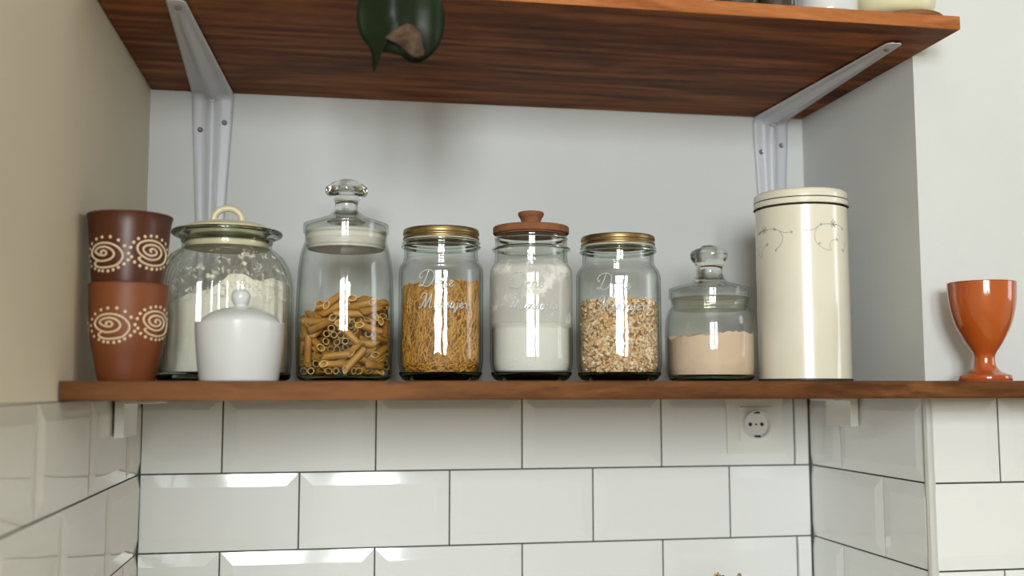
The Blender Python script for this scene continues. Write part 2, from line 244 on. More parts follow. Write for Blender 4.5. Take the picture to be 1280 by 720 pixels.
def solid_glass(name, color=(.98, .99, .98, 1), rough=0.0):
    m, nt, out = newmat(name)
    g = N(nt, 'ShaderNodeBsdfGlass'); g.inputs['Color'].default_value = color; g.inputs['Roughness'].default_value = rough; g.inputs['IOR'].default_value = 1.48
    nt.links.new(g.outputs[0], out.inputs[0])
    return m
PENNE = [(0.0389,0.0067,0.004,0.184,0.567,0.763,0.248),(0.0004,0.0337,0.004,0.434,0.315,0.496,0.683),(-0.0461,-0.0012,0.0042,0.704,-0.089,0.089,-0.699),(-0.0066,-0.0297,0.004,0.633,-0.46,-0.366,0.503),(0.0125,0.0167,0.0041,0.722,0.183,0.163,0.647),(-0.0037,0.0218,0.0041,0.514,-0.652,0.437,-0.345),(-0.0209,-0.0147,0.004,0.733,-0.532,-0.249,0.342),(0.0287,-0.014,0.004,0.286,-0.914,0.274,-0.086),(0.0124,0.0445,0.0072,0.173,0.037,-0.288,0.941),(-0.0233,-0.0044,0.004,0.532,-0.733,-0.342,0.249),(0.0122,-0.0223,0.004,0.755,-0.245,0.188,-0.578),(0.0451,0.0102,0.0086,0.623,0.015,0.07,0.779),(-0.0111,0.0177,0.004,0.791,0.257,-0.172,-0.528),(-0.03,-0.0222,0.0121,0.076,-0.751,-0.653,0.066),(0.0206,-0.0205,0.007,0.139,-0.475,-0.868,-0.024),(0.0268,0.0393,0.0123,0.859,0.155,0.403,-0.276),(-0.0364,0.0121,0.004,0.398,0.289,0.512,0.704),(0.0065,-0.0329,0.004,0.357,0.492,0.642,0.467),(0.0297,0.0093,0.0091,0.271,0.287,-0.157,-0.905),(-0.0171,0.0406,0.0084,0.117,0.093,0.674,-0.723),(-0.0143,-0.028,0.0053,0.212,0.764,0.567,0.224),(0.0341,-0.0315,0.0102,0.642,-0.676,-0.246,0.267),(0.0278,0.0208,0.0065,0.24,-0.316,0.82,-0.412),(-0.0286,0.0179,0.0072,0.428,-0.165,-0.021,0.888),(0.01,-0.0464,0.0161,0.817,0.408,-0.311,0.264),(0.0194,-0.0028,0.0119,0.949,-0.187,0.255,0.01),(-0.0022,0.0351,0.0155,0.946,-0.158,0.279,0.041),(-0.038,-0.0138,0.0042,0.15,-0.694,0.689,-0.149),(0.0259,-0.0287,0.0137,0.142,0.433,-0.89,0.037),(0.0104,0.0119,0.0119,0.309,0.833,0.415,0.193),(-0.0323,0.0088,0.0145,0.144,-0.209,-0.284,0.925),(-0.0109,-0.0378,0.012,0.758,0.6,0.157,0.199),(0.0301,0.0001,0.0144,0.779,0.491,-0.162,-0.355),(0.0015,0.0151,0.0121,0.723,0.526,0.271,0.357),(-0.0417,-0.0251,0.0268,0.607,-0.351,0.607,0.373),(0.0043,-0.0387,0.0119,0.568,-0.783,-0.205,0.149),(0.0289,0.0268,0.0152,0.32,-0.914,0.139,-0.208),(-0.0197,0.0195,0.0082,0.844,0.279,-0.265,-0.373),(-0.0215,-0.0263,0.0087,0.579,0.121,0.057,-0.805),(0.0171,-0.0254,0.0182,0.337,-0.251,0.205,0.884),(-0.0123,0.0446,0.0188,0.99,-0.049,-0.016,0.128),(-0.0268,-0.001,0.0121,0.308,-0.949,0.066,-0.015),(-0.0072,-0.0456,0.0218,0.922,-0.371,-0.016,-0.112),(0.0463,-0.0027,0.0171,0.178,0.688,0.611,0.349),(-0.0194,0.0323,0.0118,0.58,-0.803,0.108,-0.091),(-0.0146,-0.0308,0.0139,0.278,-0.079,0.022,-0.957),(0.0183,-0.0128,0.0173,0.959,-0.247,0.128,-0.054),(0.0179,0.0168,0.0202,0.49,0.131,-0.086,-0.858),(-0.0225,-0.0144,0.019,0.04,-0.959,-0.264,0.092),(0.0019,-0.0199,0.0155,0.798,0.374,-0.31,-0.357),(0.023,0.0094,0.0234,0.198,0.296,-0.886,-0.298),(0.0045,0.0405,0.0202,0.295,-0.101,-0.927,-0.21),(-0.02,-0.0258,0.0179,0.042,0.951,0.294,-0.09),(0.0305,-0.0137,0.0229,0.986,0.038,0.108,-0.12),(-0.0252,0.0274,0.0172,0.976,0.189,-0.105,0.017),(0.0069,-0.0399,0.0261,0.018,0.916,-0.181,0.356),(0.0327,-0.0058,0.0217,0.02,-0.144,-0.208,0.967),(0.0013,0.027,0.0165,0.894,0.339,-0.035,0.289),(-0.0208,-0.01,0.026,0.957,-0.199,0.01,0.212),(0.0276,-0.0208,0.0206,0.952,-0.257,0.146,-0.077),(0.0142,0.0209,0.0266,0.524,-0.059,0.163,-0.834),(-0.0311,0.0194,0.0166,0.004,-0.002,0.906,-0.424),(-0.0129,-0.03,0.0216,0.029,-0.34,0.902,-0.265),(0.0335,0.0079,0.0237,0.437,0.826,0.345,0.086),(-0.0146,0.0238,0.0269,0.678,0.274,0.027,0.681),(-0.0302,-0.0089,0.0197,0.415,-0.873,-0.241,0.084),(0.0134,-0.0306,0.0266,0.39,0.11,0.424,0.81),(0.0064,0.0326,0.0269,0.594,0.286,-0.196,-0.726),(-0.0225,0.0251,0.0277,0.378,0.628,0.411,0.542),(-0.014,-0.0203,0.0246,0.633,0.651,0.378,0.181),(0.0401,-0.0236,0.0266,0.38,0.752,0.379,0.382),(-0.0038,0.0194,0.0239,0.611,-0.171,0.227,-0.738),(-0.0419,-0.0031,0.0226,0.012,-0.6,0.745,-0.291),(-0.0048,-0.0237,0.0285,0.55,-0.249,0.325,-0.728),(0.0265,0.0203,0.0273,0.3,0.262,-0.801,-0.447),(-0.0396,0.0258,0.029,0.803,0.196,0.493,0.272),(-0.0317,-0.0108,0.0342,0.669,-0.733,-0.079,0.096),(0.0222,-0.0197,0.0304,0.006,-0.327,-0.905,-0.274),(0.0209,0.0371,0.032,0.897,-0.368,0.235,-0.068),(-0.0373,-0.0024,0.0336,0.303,0.223,-0.693,0.615),(-0.0231,-0.0193,0.0297,0.458,-0.843,-0.271,0.082),(0.0444,0.0129,0.0294,0.216,-0.579,-0.78,0.099),(-0.0078,0.0218,0.0307,0.248,-0.573,0.731,-0.275),(-0.0312,-0.0303,0.0352,0.536,-0.249,-0.581,0.56),(0.0331,0.0248,0.0337,0.778,-0.074,0.26,-0.567),(-0.0321,0.0132,0.0298,0.992,-0.03,-0.07,-0.105),(0.003,-0.0217,0.0326,0.586,-0.261,0.41,-0.649),(0.0337,0.0033,0.0336,0.452,0.888,-0.08,0.022),(-0.0017,0.0353,0.039,0.167,-0.809,0.555,0.094),(-0.0457,-0.0079,0.0496,0.497,-0.433,-0.736,0.155),(0.0235,-0.0045,0.0341,0.197,0.015,-0.98,0.008),(0.0201,0.0319,0.0394,0.176,0.292,0.215,-0.915),(-0.0293,0.0051,0.0274,0.818,0.569,-0.027,-0.076),(-0.0163,-0.0318,0.0331,0.713,-0.133,0.351,-0.592),(0.0398,-0.0234,0.0406,0.819,-0.313,-0.076,0.476),(-0.0315,0.0279,0.0306,0.315,0.511,-0.799,-0.019),(-0.0369,-0.0136,0.0474,0.541,0.304,-0.74,-0.26),(0.0213,-0.0348,0.0357,0.04,0.078,-0.974,0.21),(0.0117,0.0174,0.0344,0.131,0.102,0.257,-0.952),(-0.0247,0.0038,0.0352,0.568,-0.818,0.087,-0.036),(-0.0078,-0.0203,0.0355,0.104,-0.667,0.716,-0.177),(0.0283,-0.0205,0.0372,0.581,-0.747,-0.129,0.297),(-0.0117,0.0134,0.0391,0.076,0.882,-0.402,0.235),(-0.0138,-0.0039,0.0416,0.07,-0.039,0.381,0.921),(0.0119,-0.0305,0.0429,0.497,-0.534,-0.26,0.632),(0.0312,0.0104,0.0376,0.025,-0.012,-0.904,-0.426),(-0.0252,0.0228,0.0384,0.43,-0.403,-0.457,0.666),(-0.0138,-0.0311,0.0447,0.59,0.331,0.355,0.645),(0.034,0.0029,0.0418,0.919,0.386,-0.056,0.047),(-0.0241,-0.0277,0.0383,0.612,0.182,0.17,0.75),(0.0005,-0.0337,0.039,0.477,0.509,-0.47,-0.541),(0.0306,0.0155,0.0442,0.646,0.623,0.408,0.166),(-0.0094,0.0226,0.0386,0.297,0.888,-0.347,-0.064),(0.002,-0.0475,0.0476,0.636,0.671,0.289,-0.248),(0.0338,-0.0091,0.0395,0.239,0.944,0.125,0.189),(0.0074,0.0191,0.0414,0.751,-0.102,-0.067,0.649),(-0.0351,0.0313,0.0604,0.38,-0.226,0.842,-0.31),(0.0159,-0.0203,0.0466,0.379,0.522,-0.752,-0.136),(0.0387,0.0176,0.0514,0.457,-0.752,0.318,-0.353),(-0.013,0.0331,0.0437,0.29,0.022,0.041,0.956),(-0.0219,-0.0283,0.0462,0.134,0.724,-0.663,-0.139),(0.0327,-0.0056,0.0483,0.123,0.726,-0.641,-0.219),(0.0028,0.0234,0.0475,0.059,0.768,0.636,0.052),(-0.032,0.009,0.0431,0.17,-0.064,0.045,0.982),(0.0068,-0.0213,0.0459,0.65,-0.444,-0.287,0.546),(0.0228,0.0257,0.0513,0.343,0.706,0.416,0.46),(-0.0213,0.0268,0.0455,0.711,-0.603,0.229,-0.28),(-0.0382,-0.008,0.0557,0.07,-0.275,-0.188,-0.94),(0.0253,-0.0148,0.0465,0.607,-0.287,-0.316,0.67),(0.0155,0.029,0.0493,0.032,0.81,0.58,0.083),(-0.0483,0.0047,0.0292,0.385,-0.588,0.451,0.55),(-0.0062,-0.0262,0.0439,0.1,-0.668,-0.724,0.141),(0.0329,-0.0011,0.0578,0.216,-0.001,-0.886,-0.411),(-0.0139,0.0288,0.0505,0.909,0.259,-0.058,-0.322),(-0.015,-0.0301,0.0526,0.324,0.611,-0.624,-0.364),(0.0232,-0.0081,0.0546,0.075,0.05,0.992,0.09),(0.0252,0.0059,0.0577,0.179,0.22,-0.516,-0.808),(-0.0388,0.0203,0.045,0.444,0.498,-0.745,-0.01),(-0.0056,-0.0271,0.0521,0.473,0.535,-0.548,-0.435),(0.0184,0.0059,0.0651,0.105,-0.015,0.231,0.967),(0.0061,0.0461,0.055,0.021,-0.127,-0.682,0.72),(-0.0212,-0.0021,0.0498,0.175,0.952,-0.243,-0.06),(0.0266,-0.0381,0.0529,0.259,0.231,-0.814,-0.466),(0.0206,0.0118,0.0546,0.81,-0.515,-0.21,0.184),(-0.0202,0.0151,0.0486,0.364,0.89,-0.274,0.015),(0.0037,-0.0207,0.0538,0.461,0.597,-0.574,-0.318),(0.0312,-0.0193,0.0567,0.872,-0.079,0.431,-0.219),(0.0463,-0.0084,0.0544,0.629,0.183,0.366,-0.661),(-0.0295,-0.0359,0.0544,0.522,0.777,-0.353,-0.003),(0.0187,-0.0127,0.0603,0.142,-0.514,-0.756,-0.38),(0.0377,0.0267,0.0616,0.866,0.222,-0.014,-0.448),(-0.0285,0.0359,0.0556,0.17,0.42,-0.453,-0.768),(-0.0035,0.0047,0.0599,0.948,-0.258,0.04,-0.184),(0.0333,-0.0114,0.065,0.217,-0.409,-0.884,-0.072),(0.0075,0.023,0.054,0.533,-0.331,0.405,-0.665),(-0.0201,0.0064,0.0528,0.142,0.949,-0.281,0.018),(-0.0039,-0.0354,0.0603,0.215,-0.529,-0.759,0.312),(0.0279,0.0278,0.0669,0.046,0.34,0.304,-0.889),(-0.0156,0.038,0.0597,0.102,0.425,-0.838,-0.326),(-0.0264,-0.0237,0.0539,0.165,-0.909,-0.034,-0.381),(0.0182,-0.028,0.0585,0.045,-0.854,0.481,-0.192),(0.0143,0.0344,0.0638,0.967,-0.065,-0.135,0.206),(-0.0212,0.019,0.0561,0.792,-0.596,0.061,-0.117),(0.0027,-0.0461,0.0686,0.006,-0.007,0.237,-0.971),(0.041,-0.0046,0.0664,0.621,-0.16,-0.103,0.761),(-0.0194,0.0274,0.0661,0.734,-0.587,0.337,0.052),(-0.0318,-0.0153,0.0579,0.014,0.164,-0.306,0.938),(0.0093,-0.0256,0.0613,0.409,-0.426,-0.562,0.579),(0.0134,0.0151,0.0634,0.811,0.572,-0.118,-0.029),(-0.0423,0.0187,0.0673,0.839,-0.054,-0.049,0.539),(0.0011,-0.026,0.0621,0.524,-0.612,0.358,-0.472),(0.0328,-0.0193,0.0688,0.154,-0.86,0.445,0.198),(0.0082,0.0406,0.0621,0.939,0.016,-0.296,0.172),(-0.0144,-0.0059,0.0594,0.06,-0.987,-0.033,-0.144),(0.0216,-0.022,0.0634,0.754,0.57,-0.027,-0.324),(0.0276,0.0203,0.0636,0.77,-0.596,-0.155,-0.165),(-0.0076,0.0203,0.0674,0.769,-0.387,0.395,-0.319),(-0.0058,-0.0125,0.0669,0.354,0.895,0.069,0.264),(0.0268,0.0068,0.0738,0.158,0.183,-0.839,-0.488),(-0.0085,0.0357,0.0538,0.54,-0.063,0.556,0.629),(-0.0377,0.0124,0.0625,0.495,-0.001,0.139,-0.858),(0.0259,-0.0237,0.0702,0.411,0.17,0.006,0.896),(0.0172,0.0148,0.0749,0.541,-0.55,-0.098,0.629),(-0.0074,0.0103,0.0707,0.196,0.376,0.657,0.623),(-0.0376,-0.0056,0.0644,0.804,-0.043,0.331,0.492),(0.0301,-0.0022,0.0783,0.214,-0.435,-0.871,-0.079),(-0.0011,0.034,0.0681,0.752,-0.192,0.21,-0.595),(0.0259,0.0257,0.0765,0.177,0.252,0.947,0.092),(-0.0171,0.0054,0.0672,0.235,0.261,0.852,0.389),(-0.0281,-0.0299,0.0605,0.197,-0.956,0.212,-0.049),(0.0299,-0.0354,0.0743,0.422,-0.838,-0.346,0.009),(0.0069,0.0327,0.0704,0.232,0.726,-0.623,-0.177),(-0.0301,0.0034,0.0654,0.234,-0.158,-0.875,-0.392),(-0.0112,-0.0311,0.0672,0.138,0.618,-0.704,-0.32),(0.046,-0.0035,0.0731,0.714,-0.185,0.041,0.674),(-0.0231,-0.0166,0.0673,0.674,0.205,0.314,0.636),(0.0241,-0.0297,0.0758,0.111,0.324,-0.394,-0.853),(0.0086,0.0259,0.0786,0.409,-0.547,0.575,-0.451),(-0.0199,-0.0005,0.0732,0.176,-0.9,0.377,-0.129),(-0.0125,-0.041,0.075,0.108,-0.273,-0.383,0.876),(0.0364,0.0098,0.0814,0.845,0.493,-0.142,-0.153),(0.0013,0.0282,0.0757,0.236,-0.673,-0.683,0.159),(0.0149,-0.0198,0.0793,0.059,0.572,-0.549,-0.607),(0.0198,0.0143,0.088,0.589,0.802,-0.102,-0.017),(-0.0065,0.024,0.0775,0.44,0.572,-0.595,-0.353),(-0.0014,-0.0235,0.073,0.285,-0.711,-0.641,-0.053),(0.034,-0.0031,0.0855,0.689,0.707,0.126,-0.093),(0.0037,0.0073,0.0815,0.554,-0.03,-0.291,0.78),(-0.0147,0.0056,0.0756,0.047,-0.891,0.419,-0.169),(0.0167,-0.0358,0.08,0.858,-0.472,-0.001,-0.204),(0.024,0.0383,0.0782,0.791,0.579,-0.179,-0.087),(0.0355,-0.0147,0.0823,0.22,-0.004,0.478,-0.85),(-0.0194,0.0055,0.0828,0.132,0.048,0.988,-0.059),(0.0003,-0.0384,0.0762,0.218,0.07,0.459,0.858),(0.0277,0.0294,0.0837,0.215,0.957,-0.184,0.066),(-0.0024,-0.0324,0.0828,0.549,-0.728,0.215,-0.35),(0.006,0.0393,0.086,0.109,-0.035,0.79,-0.602),(-0.0126,-0.0374,0.0853,0.159,-0.411,0.853,0.28),(-0.0184,0.0425,0.082,0.263,0.116,-0.82,-0.495),(0.0126,-0.0272,0.0836,0.077,0.129,0.959,0.24)]
LP_WIN = 101
LP_SIDE_FILL = 5
EXPO = 0.05
M = {}
M['plaster'] = pbr('white_plaster', C(212, 214, 212), .75, bump=(60, .12, .002), var=(3, C(206, 208, 205), 1))
M['plaster_left'] = pbr('warm_white_plaster', C(224, 215, 192), .7, bump=(45, .15, .002), var=(4, C(218, 209, 186), 1))
M['tile'] = pbr('glazed_white_tile', C(233, 235, 233), .07, bump=(14, .10, .0015), spec=.6)
M['tile_left'] = pbr('glazed_tile_reflected_beige', C(226, 223, 210), .06, bump=(14, .10, .0015), spec=.6)  # beige of reflections is put into this tile colour
M['grout'] = pbr('dark_grout', C(70, 72, 64), .9)
M['room'] = pbr('room_paint', C(222, 218, 208), .8)
M['floor'] = wood('floor_boards', C(150, 124, 96), C(178, 152, 122), C(200, 176, 146), .3)
M['shelf_low'] = wood('stained_pine_edge', C(40, 21, 7), C(80, 47, 21), C(118, 76, 42), 1.4, .6, 1.3)
M['shelf_up'] = wood('stained_pine_boards', C(58, 27, 9), C(112, 62, 27), C(160, 98, 52), 1.0, .6, 5.1)
M['shelf_up_edge_lit'] = wood('stained_pine_board_edge_lit', C(116, 60, 26), C(156, 94, 50), C(186, 122, 74), 1.3, .55, 2.1)  # lighter copy of the boards: window light painted into the front edge
M['steel'] = pbr('white_painted_steel', C(198, 199, 204), .35)
M['screw'] = pbr('steel_screw', C(150, 150, 145), .35, .8)
M['plastic'] = pbr('white_plastic', C(232, 232, 226), .3)
M['dark'] = pbr('dark_hole', C(30, 28, 24), .8)
M['clay_dark'] = pbr('dark_terracotta', C(82, 38, 15), .36, bump=(30, .1, .001), var=(9, C(68, 30, 12), .7))
M['clay_red'] = pbr('red_terracotta', C(132, 70, 30), .5, bump=(30, .1, .001), var=(9, C(112, 56, 26), .8))
M['slip'] = pbr('cream_slip', C(232, 208, 172), .6)
M['glaze'] = pbr('orange_glaze', C(176, 86, 32), .12, bump=(26, .25, .0022), var=(14, C(160, 68, 26), .8), coat=.6)
M['glaze_rim'] = pbr('brown_glaze', C(120, 48, 26), .15, coat=.5)
M['porcelain'] = pbr('white_porcelain', C(208, 210, 208), .16, coat=.4)
M['cream'] = pbr('cream_glaze', C(222, 214, 176), .3)
M['tin'] = pbr('cream_enamelled_tin', C(230, 224, 206), .2, var=(10, C(226, 220, 198), 1), coat=.5)
M['tin_line'] = pbr('dark_blue_green_line', C(52, 66, 74), .4)
M['tin_edge'] = pbr('dark_tin_edge', C(44, 48, 42), .4)
M['tin_motif'] = pbr('grey_blue_print', C(140, 148, 150), .35)
M['gold'] = pbr('brass_coloured_lid', C(164, 140, 96), .36, 1.0)
M['seal'] = pbr('red_rubber_seal', C(120, 62, 40), .6)
M['cork'] = pbr('brown_cork_wood', C(140, 90, 54), .8, bump=(250, .3, .001), var=(60, C(118, 72, 42), 1))
M['thin'] = thin_glass('clear_jar_glass', bump=(22, .12, .002))
M['thin_fluted'] = thin_glass('fluted_jar_glass', edge=(.50, .54, .50), bump=(40, .12, .001), dust_glint=(C(232, 228, 210), 0.03, 110, 200, .085, .152, .57))
M['thin_salt'] = thin_glass('salt_dusted_glass', bump=(22, .14, .002), dust_glint=(C(226, 224, 214), 0.42, 24, 200, .062, .146, .53))
M['thin_mason'] = thin_glass('pressed_jar_glass', edge=(.42, .47, .43), bump=(26, .25, .003))
M['letter'] = thin_glass('raised_glass_script', edge=(.7, .72, .7), bump=(300, .4, .001), base=.38, dust_glint=(C(240, 241, 238), .55, 50, 0, -1, 1, .9))  # white mixed into the script paints the light it catches, no powder here
M['glass'] = solid_glass('solid_clear_glass')
M['green_glass'] = solid_glass('thick_green_tinged_glass', (.80, .86, .81, 1))
M['rim_glass'] = solid_glass('pale_rim_glass', (.90, .93, .90, 1))
M['gasket'] = pbr('frosted_seal', C(206, 202, 190), .35)
M['pasta'] = pbr('pale_durum_pasta', C(190, 138, 56), .45, var=(90, C(172, 120, 44), 1), sss=0)
M['pasta_cut'] = pbr('pale_cut_pasta', C(222, 184, 108), .5)
M['noodle'] = pbr('short_cut_noodles', C(206, 152, 60), .5); M['noodle_b'] = pbr('toasted_noodles', C(178, 124, 40), .5); M['noodle_c'] = pbr('brown_noodles', C(132, 88, 30), .5)
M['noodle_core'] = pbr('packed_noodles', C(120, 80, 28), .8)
M['salt'] = pbr('fine_white_salt', C(232, 230, 220), .9, bump=(300, .5, .001))
M['flour'] = pbr('cream_flour', C(245, 240, 222), .95, bump=(70, .5, .004))
M['peach'] = pbr('peach_coloured_flour', C(230, 202, 176), .95, bump=(90, .5, .003), var=(20, C(224, 194, 166), 1))
M['oat1'] = pbr('pale_oat', C(232, 200, 156), .8)
M['oat2'] = pbr('tan_oat', C(212, 166, 114), .8)
M['oat3'] = pbr('white_oat', C(240, 226, 196), .8)
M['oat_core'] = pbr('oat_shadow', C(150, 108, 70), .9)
M['leaf'] = pbr('deep_green_leaf', C(10, 24, 5), .45, spec=.25, var=(30, C(18, 34, 9), 1), bump=(50, .2, .002))
M['leaf_dry'] = pbr('withered_leaf', C(76, 54, 28), .7, var=(60, C(50, 28, 20), 1), bump=(90, .6, .003))
M['stem'] = pbr('green_stem', C(70, 92, 44), .6)
M['straw'] = pbr('straw', C(196, 168, 110), .8)
M['dark_spice'] = pbr('dark_spice', C(50, 34, 26), .8)
M['worktop'] = wood('oak_worktop', C(190, 176, 156), C(206, 194, 176), C(220, 208, 192), .8)

# ------------------------------------------------------------------ the setting
XR, YR, YS, TH, ZU, YU, THU = .9368, -.3025, -.4242, .0184, .3934, -.4009, .0156
Z1, TX, TZ = -.1192, .2015, .1014
TOPT = -TH

def tile_field(bm, P, rows, mi_tile, mi_grout, gap=.0021, bev=.0165, dep=.00255, rnd=None):
    """rows: list of (z0, z1, [joints]); P(s, z, h) -> point, s along the wall, h out of the wall. Cut edges carry no bevel."""
    def q(pts, mi):
        f = bm.faces.new([bm.verts.new(P(*p)) for p in pts]); f.material_index = mi
    s_lo = min(r[2][0] for r in rows); s_hi = max(r[2][-1] for r in rows)
    q([(s_lo, rows[-1][0], -.0012), (s_hi, rows[-1][0], -.0012), (s_hi, rows[0][1], -.0012), (s_lo, rows[0][1], -.0012)], mi_grout)
    for z0, z1, J in rows:
        for a, b in zip(J, J[1:]):
            g = gap / 2
            A, B = a + g, b - g; Z0, Z1_ = z0 + g, z1 - g
            w = b - a
            full = w > TX - .004
            ca = bev; cb = bev
            if not full:
                if a == J[0]: ca = .0
                if b == J[-1]: cb = .0
            if w < .04: ca = cb = 0
            jj = [rnd.uniform(-.0004, .0004) for _ in range(4)]
            o = [(A, Z0), (B, Z0), (B, Z1_), (A, Z1_)]
            i_ = [(A + max(ca, .0009), Z0 + bev), (B - max(cb, .0009), Z0 + bev), (B - max(cb, .0009), Z1_ - bev), (A + max(ca, .0009), Z1_ - bev)]
            base = [(s, z, -.0012) for s, z in o]
            low = [(s, z, .0002) for s, z in o]
            top = [(s, z, dep + jj[k]) for k, (s, z) in enumerate(i_)]
            q(top, mi_tile)
            for k in range(4):
                k2 = (k + 1) % 4
                q([low[k], low[k2], top[k2], top[k]], mi_tile)
                q([base[k], base[k2], low[k2], low[k]], mi_tile)

def rows_from(pat1, pat2, lo, hi, n=5):
    out = []
    z1 = TOPT; z0 = Z1
    for k in range(n):
        j0 = pat1 if k % 2 == 0 else pat2
        J = [lo] + [j for j in (j0 + i * TX for i in range(-12, 12)) if lo + .012 < j < hi - .009] + [hi]
        out.append((z0, z1, J))
        z1 = z0; z0 = z0 - TZ
    return out

rt = random.Random(3)
ZB = Z1 - 4 * TZ
def wall_box(name, a, b, mats):
    bm = bmesh.new(); box(bm, a, b)
    return tag(build(name, bm, mats, smooth=False), kind='structure')

# back wall of the alcove: plaster above, bevelled tiles below
bm = bmesh.new()
box(bm, (-.1, .0, TOPT), (XR + .1, .12, 1.3), 0)
box(bm, (-.1, .004, -1.35), (XR + .1, .12, TOPT), 0)
tile_field(bm, lambda s, z, h: (s, -h, z), rows_from(.105, .105 + TX / 2, .0015, XR - .0035), 1, 2, rnd=rt)
box(bm, (.0, -.0016, ZB), (.0030, .0035, TOPT - .0005), 2); box(bm, (XR - .0046, -.0016, ZB), (XR - .0005, .0035, TOPT - .0005), 2)
tag(build('wall_back', bm, [M['plaster'], M['tile'], M['grout']], smooth=False), kind='structure')
# left wall
bm = bmesh.new()
box(bm, (-.12, -1.25, TOPT), (0, 0.0, 1.3), 0)
box(bm, (-.12, -1.25, -1.35), (-.004, 0.0, TOPT), 0)
tile_field(bm, lambda s, z, h: (h, s, z), [(z0, z1, J) for z0, z1, J in rows_from(-.286, -.192, -1.25, -.0015)], 1, 2, rnd=rt)
tag(build('wall_left', bm, [M['plaster_left'], M['tile_left'], M['grout']], smooth=False), kind='structure')
# right side of the alcove: a chimney breast that stands forward, its front face carries on to the right
bm = bmesh.new()
box(bm, (XR, YR, TOPT), (2.6, .12, 1.3), 0)
box(bm, (XR + .004, YR + .004, -1.35), (2.6, .12, TOPT), 0)
tile_field(bm, lambda s, z, h: (XR - h, -s, z), rows_from(.0900, .1985, .0015, -YR - .0045), 1, 2, rnd=rt)
tile_field(bm, lambda s, z, h: (s, YR - h, z), rows_from(1.0293, 1.0293 + TX / 2 + .006, XR + .0045, 2.2), 1, 2, rnd=rt)
tag(build('wall_right', bm, [M['plaster'], M['tile'], M['grout']], smooth=False), kind='structure')
# pale corner bead where the two tiled faces meet
bm = bmesh.new()
tube(bm, [(XR + .0035, YR + .0035, TOPT - .0004), (XR + .0035, YR + .0035, ZB)], .0062, 10)
tag(build('trim_1', bm, pbr('grey_corner_bead', C(196, 196, 190), .5)), kind='structure')
wall_box('floor', (-1.8, -3.3, -1.45), (2.7, .12, -1.35), M['floor'])
wall_box('ceiling', (-1.8, -3.3, 1.3), (2.7, .12, 1.4), M['room'])
bm = bmesh.new()   # wall with the window, behind the photographer
WX0, WX1, WZ0, WZ1, WY = -.46, .56, .01, .80, -3.1
box(bm, (-1.8, WY - .2, -1.35), (WX0, WY, 1.3)); box(bm, (WX1, WY - .2, -1.35), (2.7, WY, 1.3))
box(bm, (WX0, WY - .2, -1.35), (WX1, WY, WZ0)); box(bm, (WX0, WY - .2, WZ1), (WX1, WY, 1.3))
tag(build('wall_front', bm, M['room'], smooth=False), kind='structure')
bm = bmesh.new()
for a, b in (((WX0, WZ0), (WX0 + .04, WZ1)), ((WX1 - .04, WZ0), (WX1, WZ1)), ((WX0, WZ0), (WX1, WZ0 + .04)), ((WX0, WZ1 - .04), (WX1, WZ1)), ((.12, WZ0), (.28, WZ1))):
    box(bm, (a[0], WY - .12, a[1]), (b[0], WY - .07, b[1]))
tag(build('window_1', bm, M['steel'], smooth=False), kind='structure')
bm = bmesh.new()   # side wall of the room with an opening added for a fill lamp
SY0, SY1, SZ0, SZ1 = -1.30, -.70, .0, .8
box(bm, (2.6, -3.3, -1.35), (2.7, SY0, 1.3)); box(bm, (2.6, SY1, -1.35), (2.7, YR, 1.3))
box(bm, (2.6, SY0, -1.35), (2.7, SY1, SZ0)); box(bm, (2.6, SY0, SZ1), (2.7, SY1, 1.3))
tag(build('wall_side', bm, M['room'], smooth=False), kind='structure')
wall_box('wall_far_left', (-1.8, -3.3, -1.35), (-1.7, .12, 1.3), M['room'])
wall_box('wall_return', (-1.7, -1.25, -1.35), (-.12, -1.15, 1.3), M['room'])

# ------------------------------------------------------------------ shelves
bm = bmesh.new()
out = [(.0012, YS), (2.2, YS), (2.2, YR - .0012), (XR - .0012, YR - .0012), (XR - .0012, -.0012), (.0012, -.0012)]
lo = [bm.verts.new((x, y, -TH)) for x, y in out]; hi = [bm.verts.new((x, y, 0)) for x, y in out]
bm.faces.new(lo[::-1]); bm.faces.new(hi)
for k in range(6): bm.faces.new((lo[k], lo[(k+1) % 6], hi[(k+1) % 6], hi[k]))
bmesh.ops.bevel(bm, geom=[e for e in bm.edges if all(abs(v.co.y - YS) < 1e-5 for v in e.verts)], offset=.0012, segments=2, affect='EDGES')
tag(build('wooden_shelf', bm, M['shelf_low'], smooth=False), 'long reddish brown wooden shelf carrying the row of glass jars above the tiles', 'shelf')
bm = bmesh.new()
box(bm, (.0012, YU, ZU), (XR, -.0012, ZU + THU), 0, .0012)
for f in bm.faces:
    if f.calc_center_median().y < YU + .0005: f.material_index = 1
tag(build('wooden_shelf', bm, [M['shelf_up'], M['shelf_up_edge_lit']], smooth=False), 'dark stained wooden shelf at the top, held up by two white brackets', 'shelf')

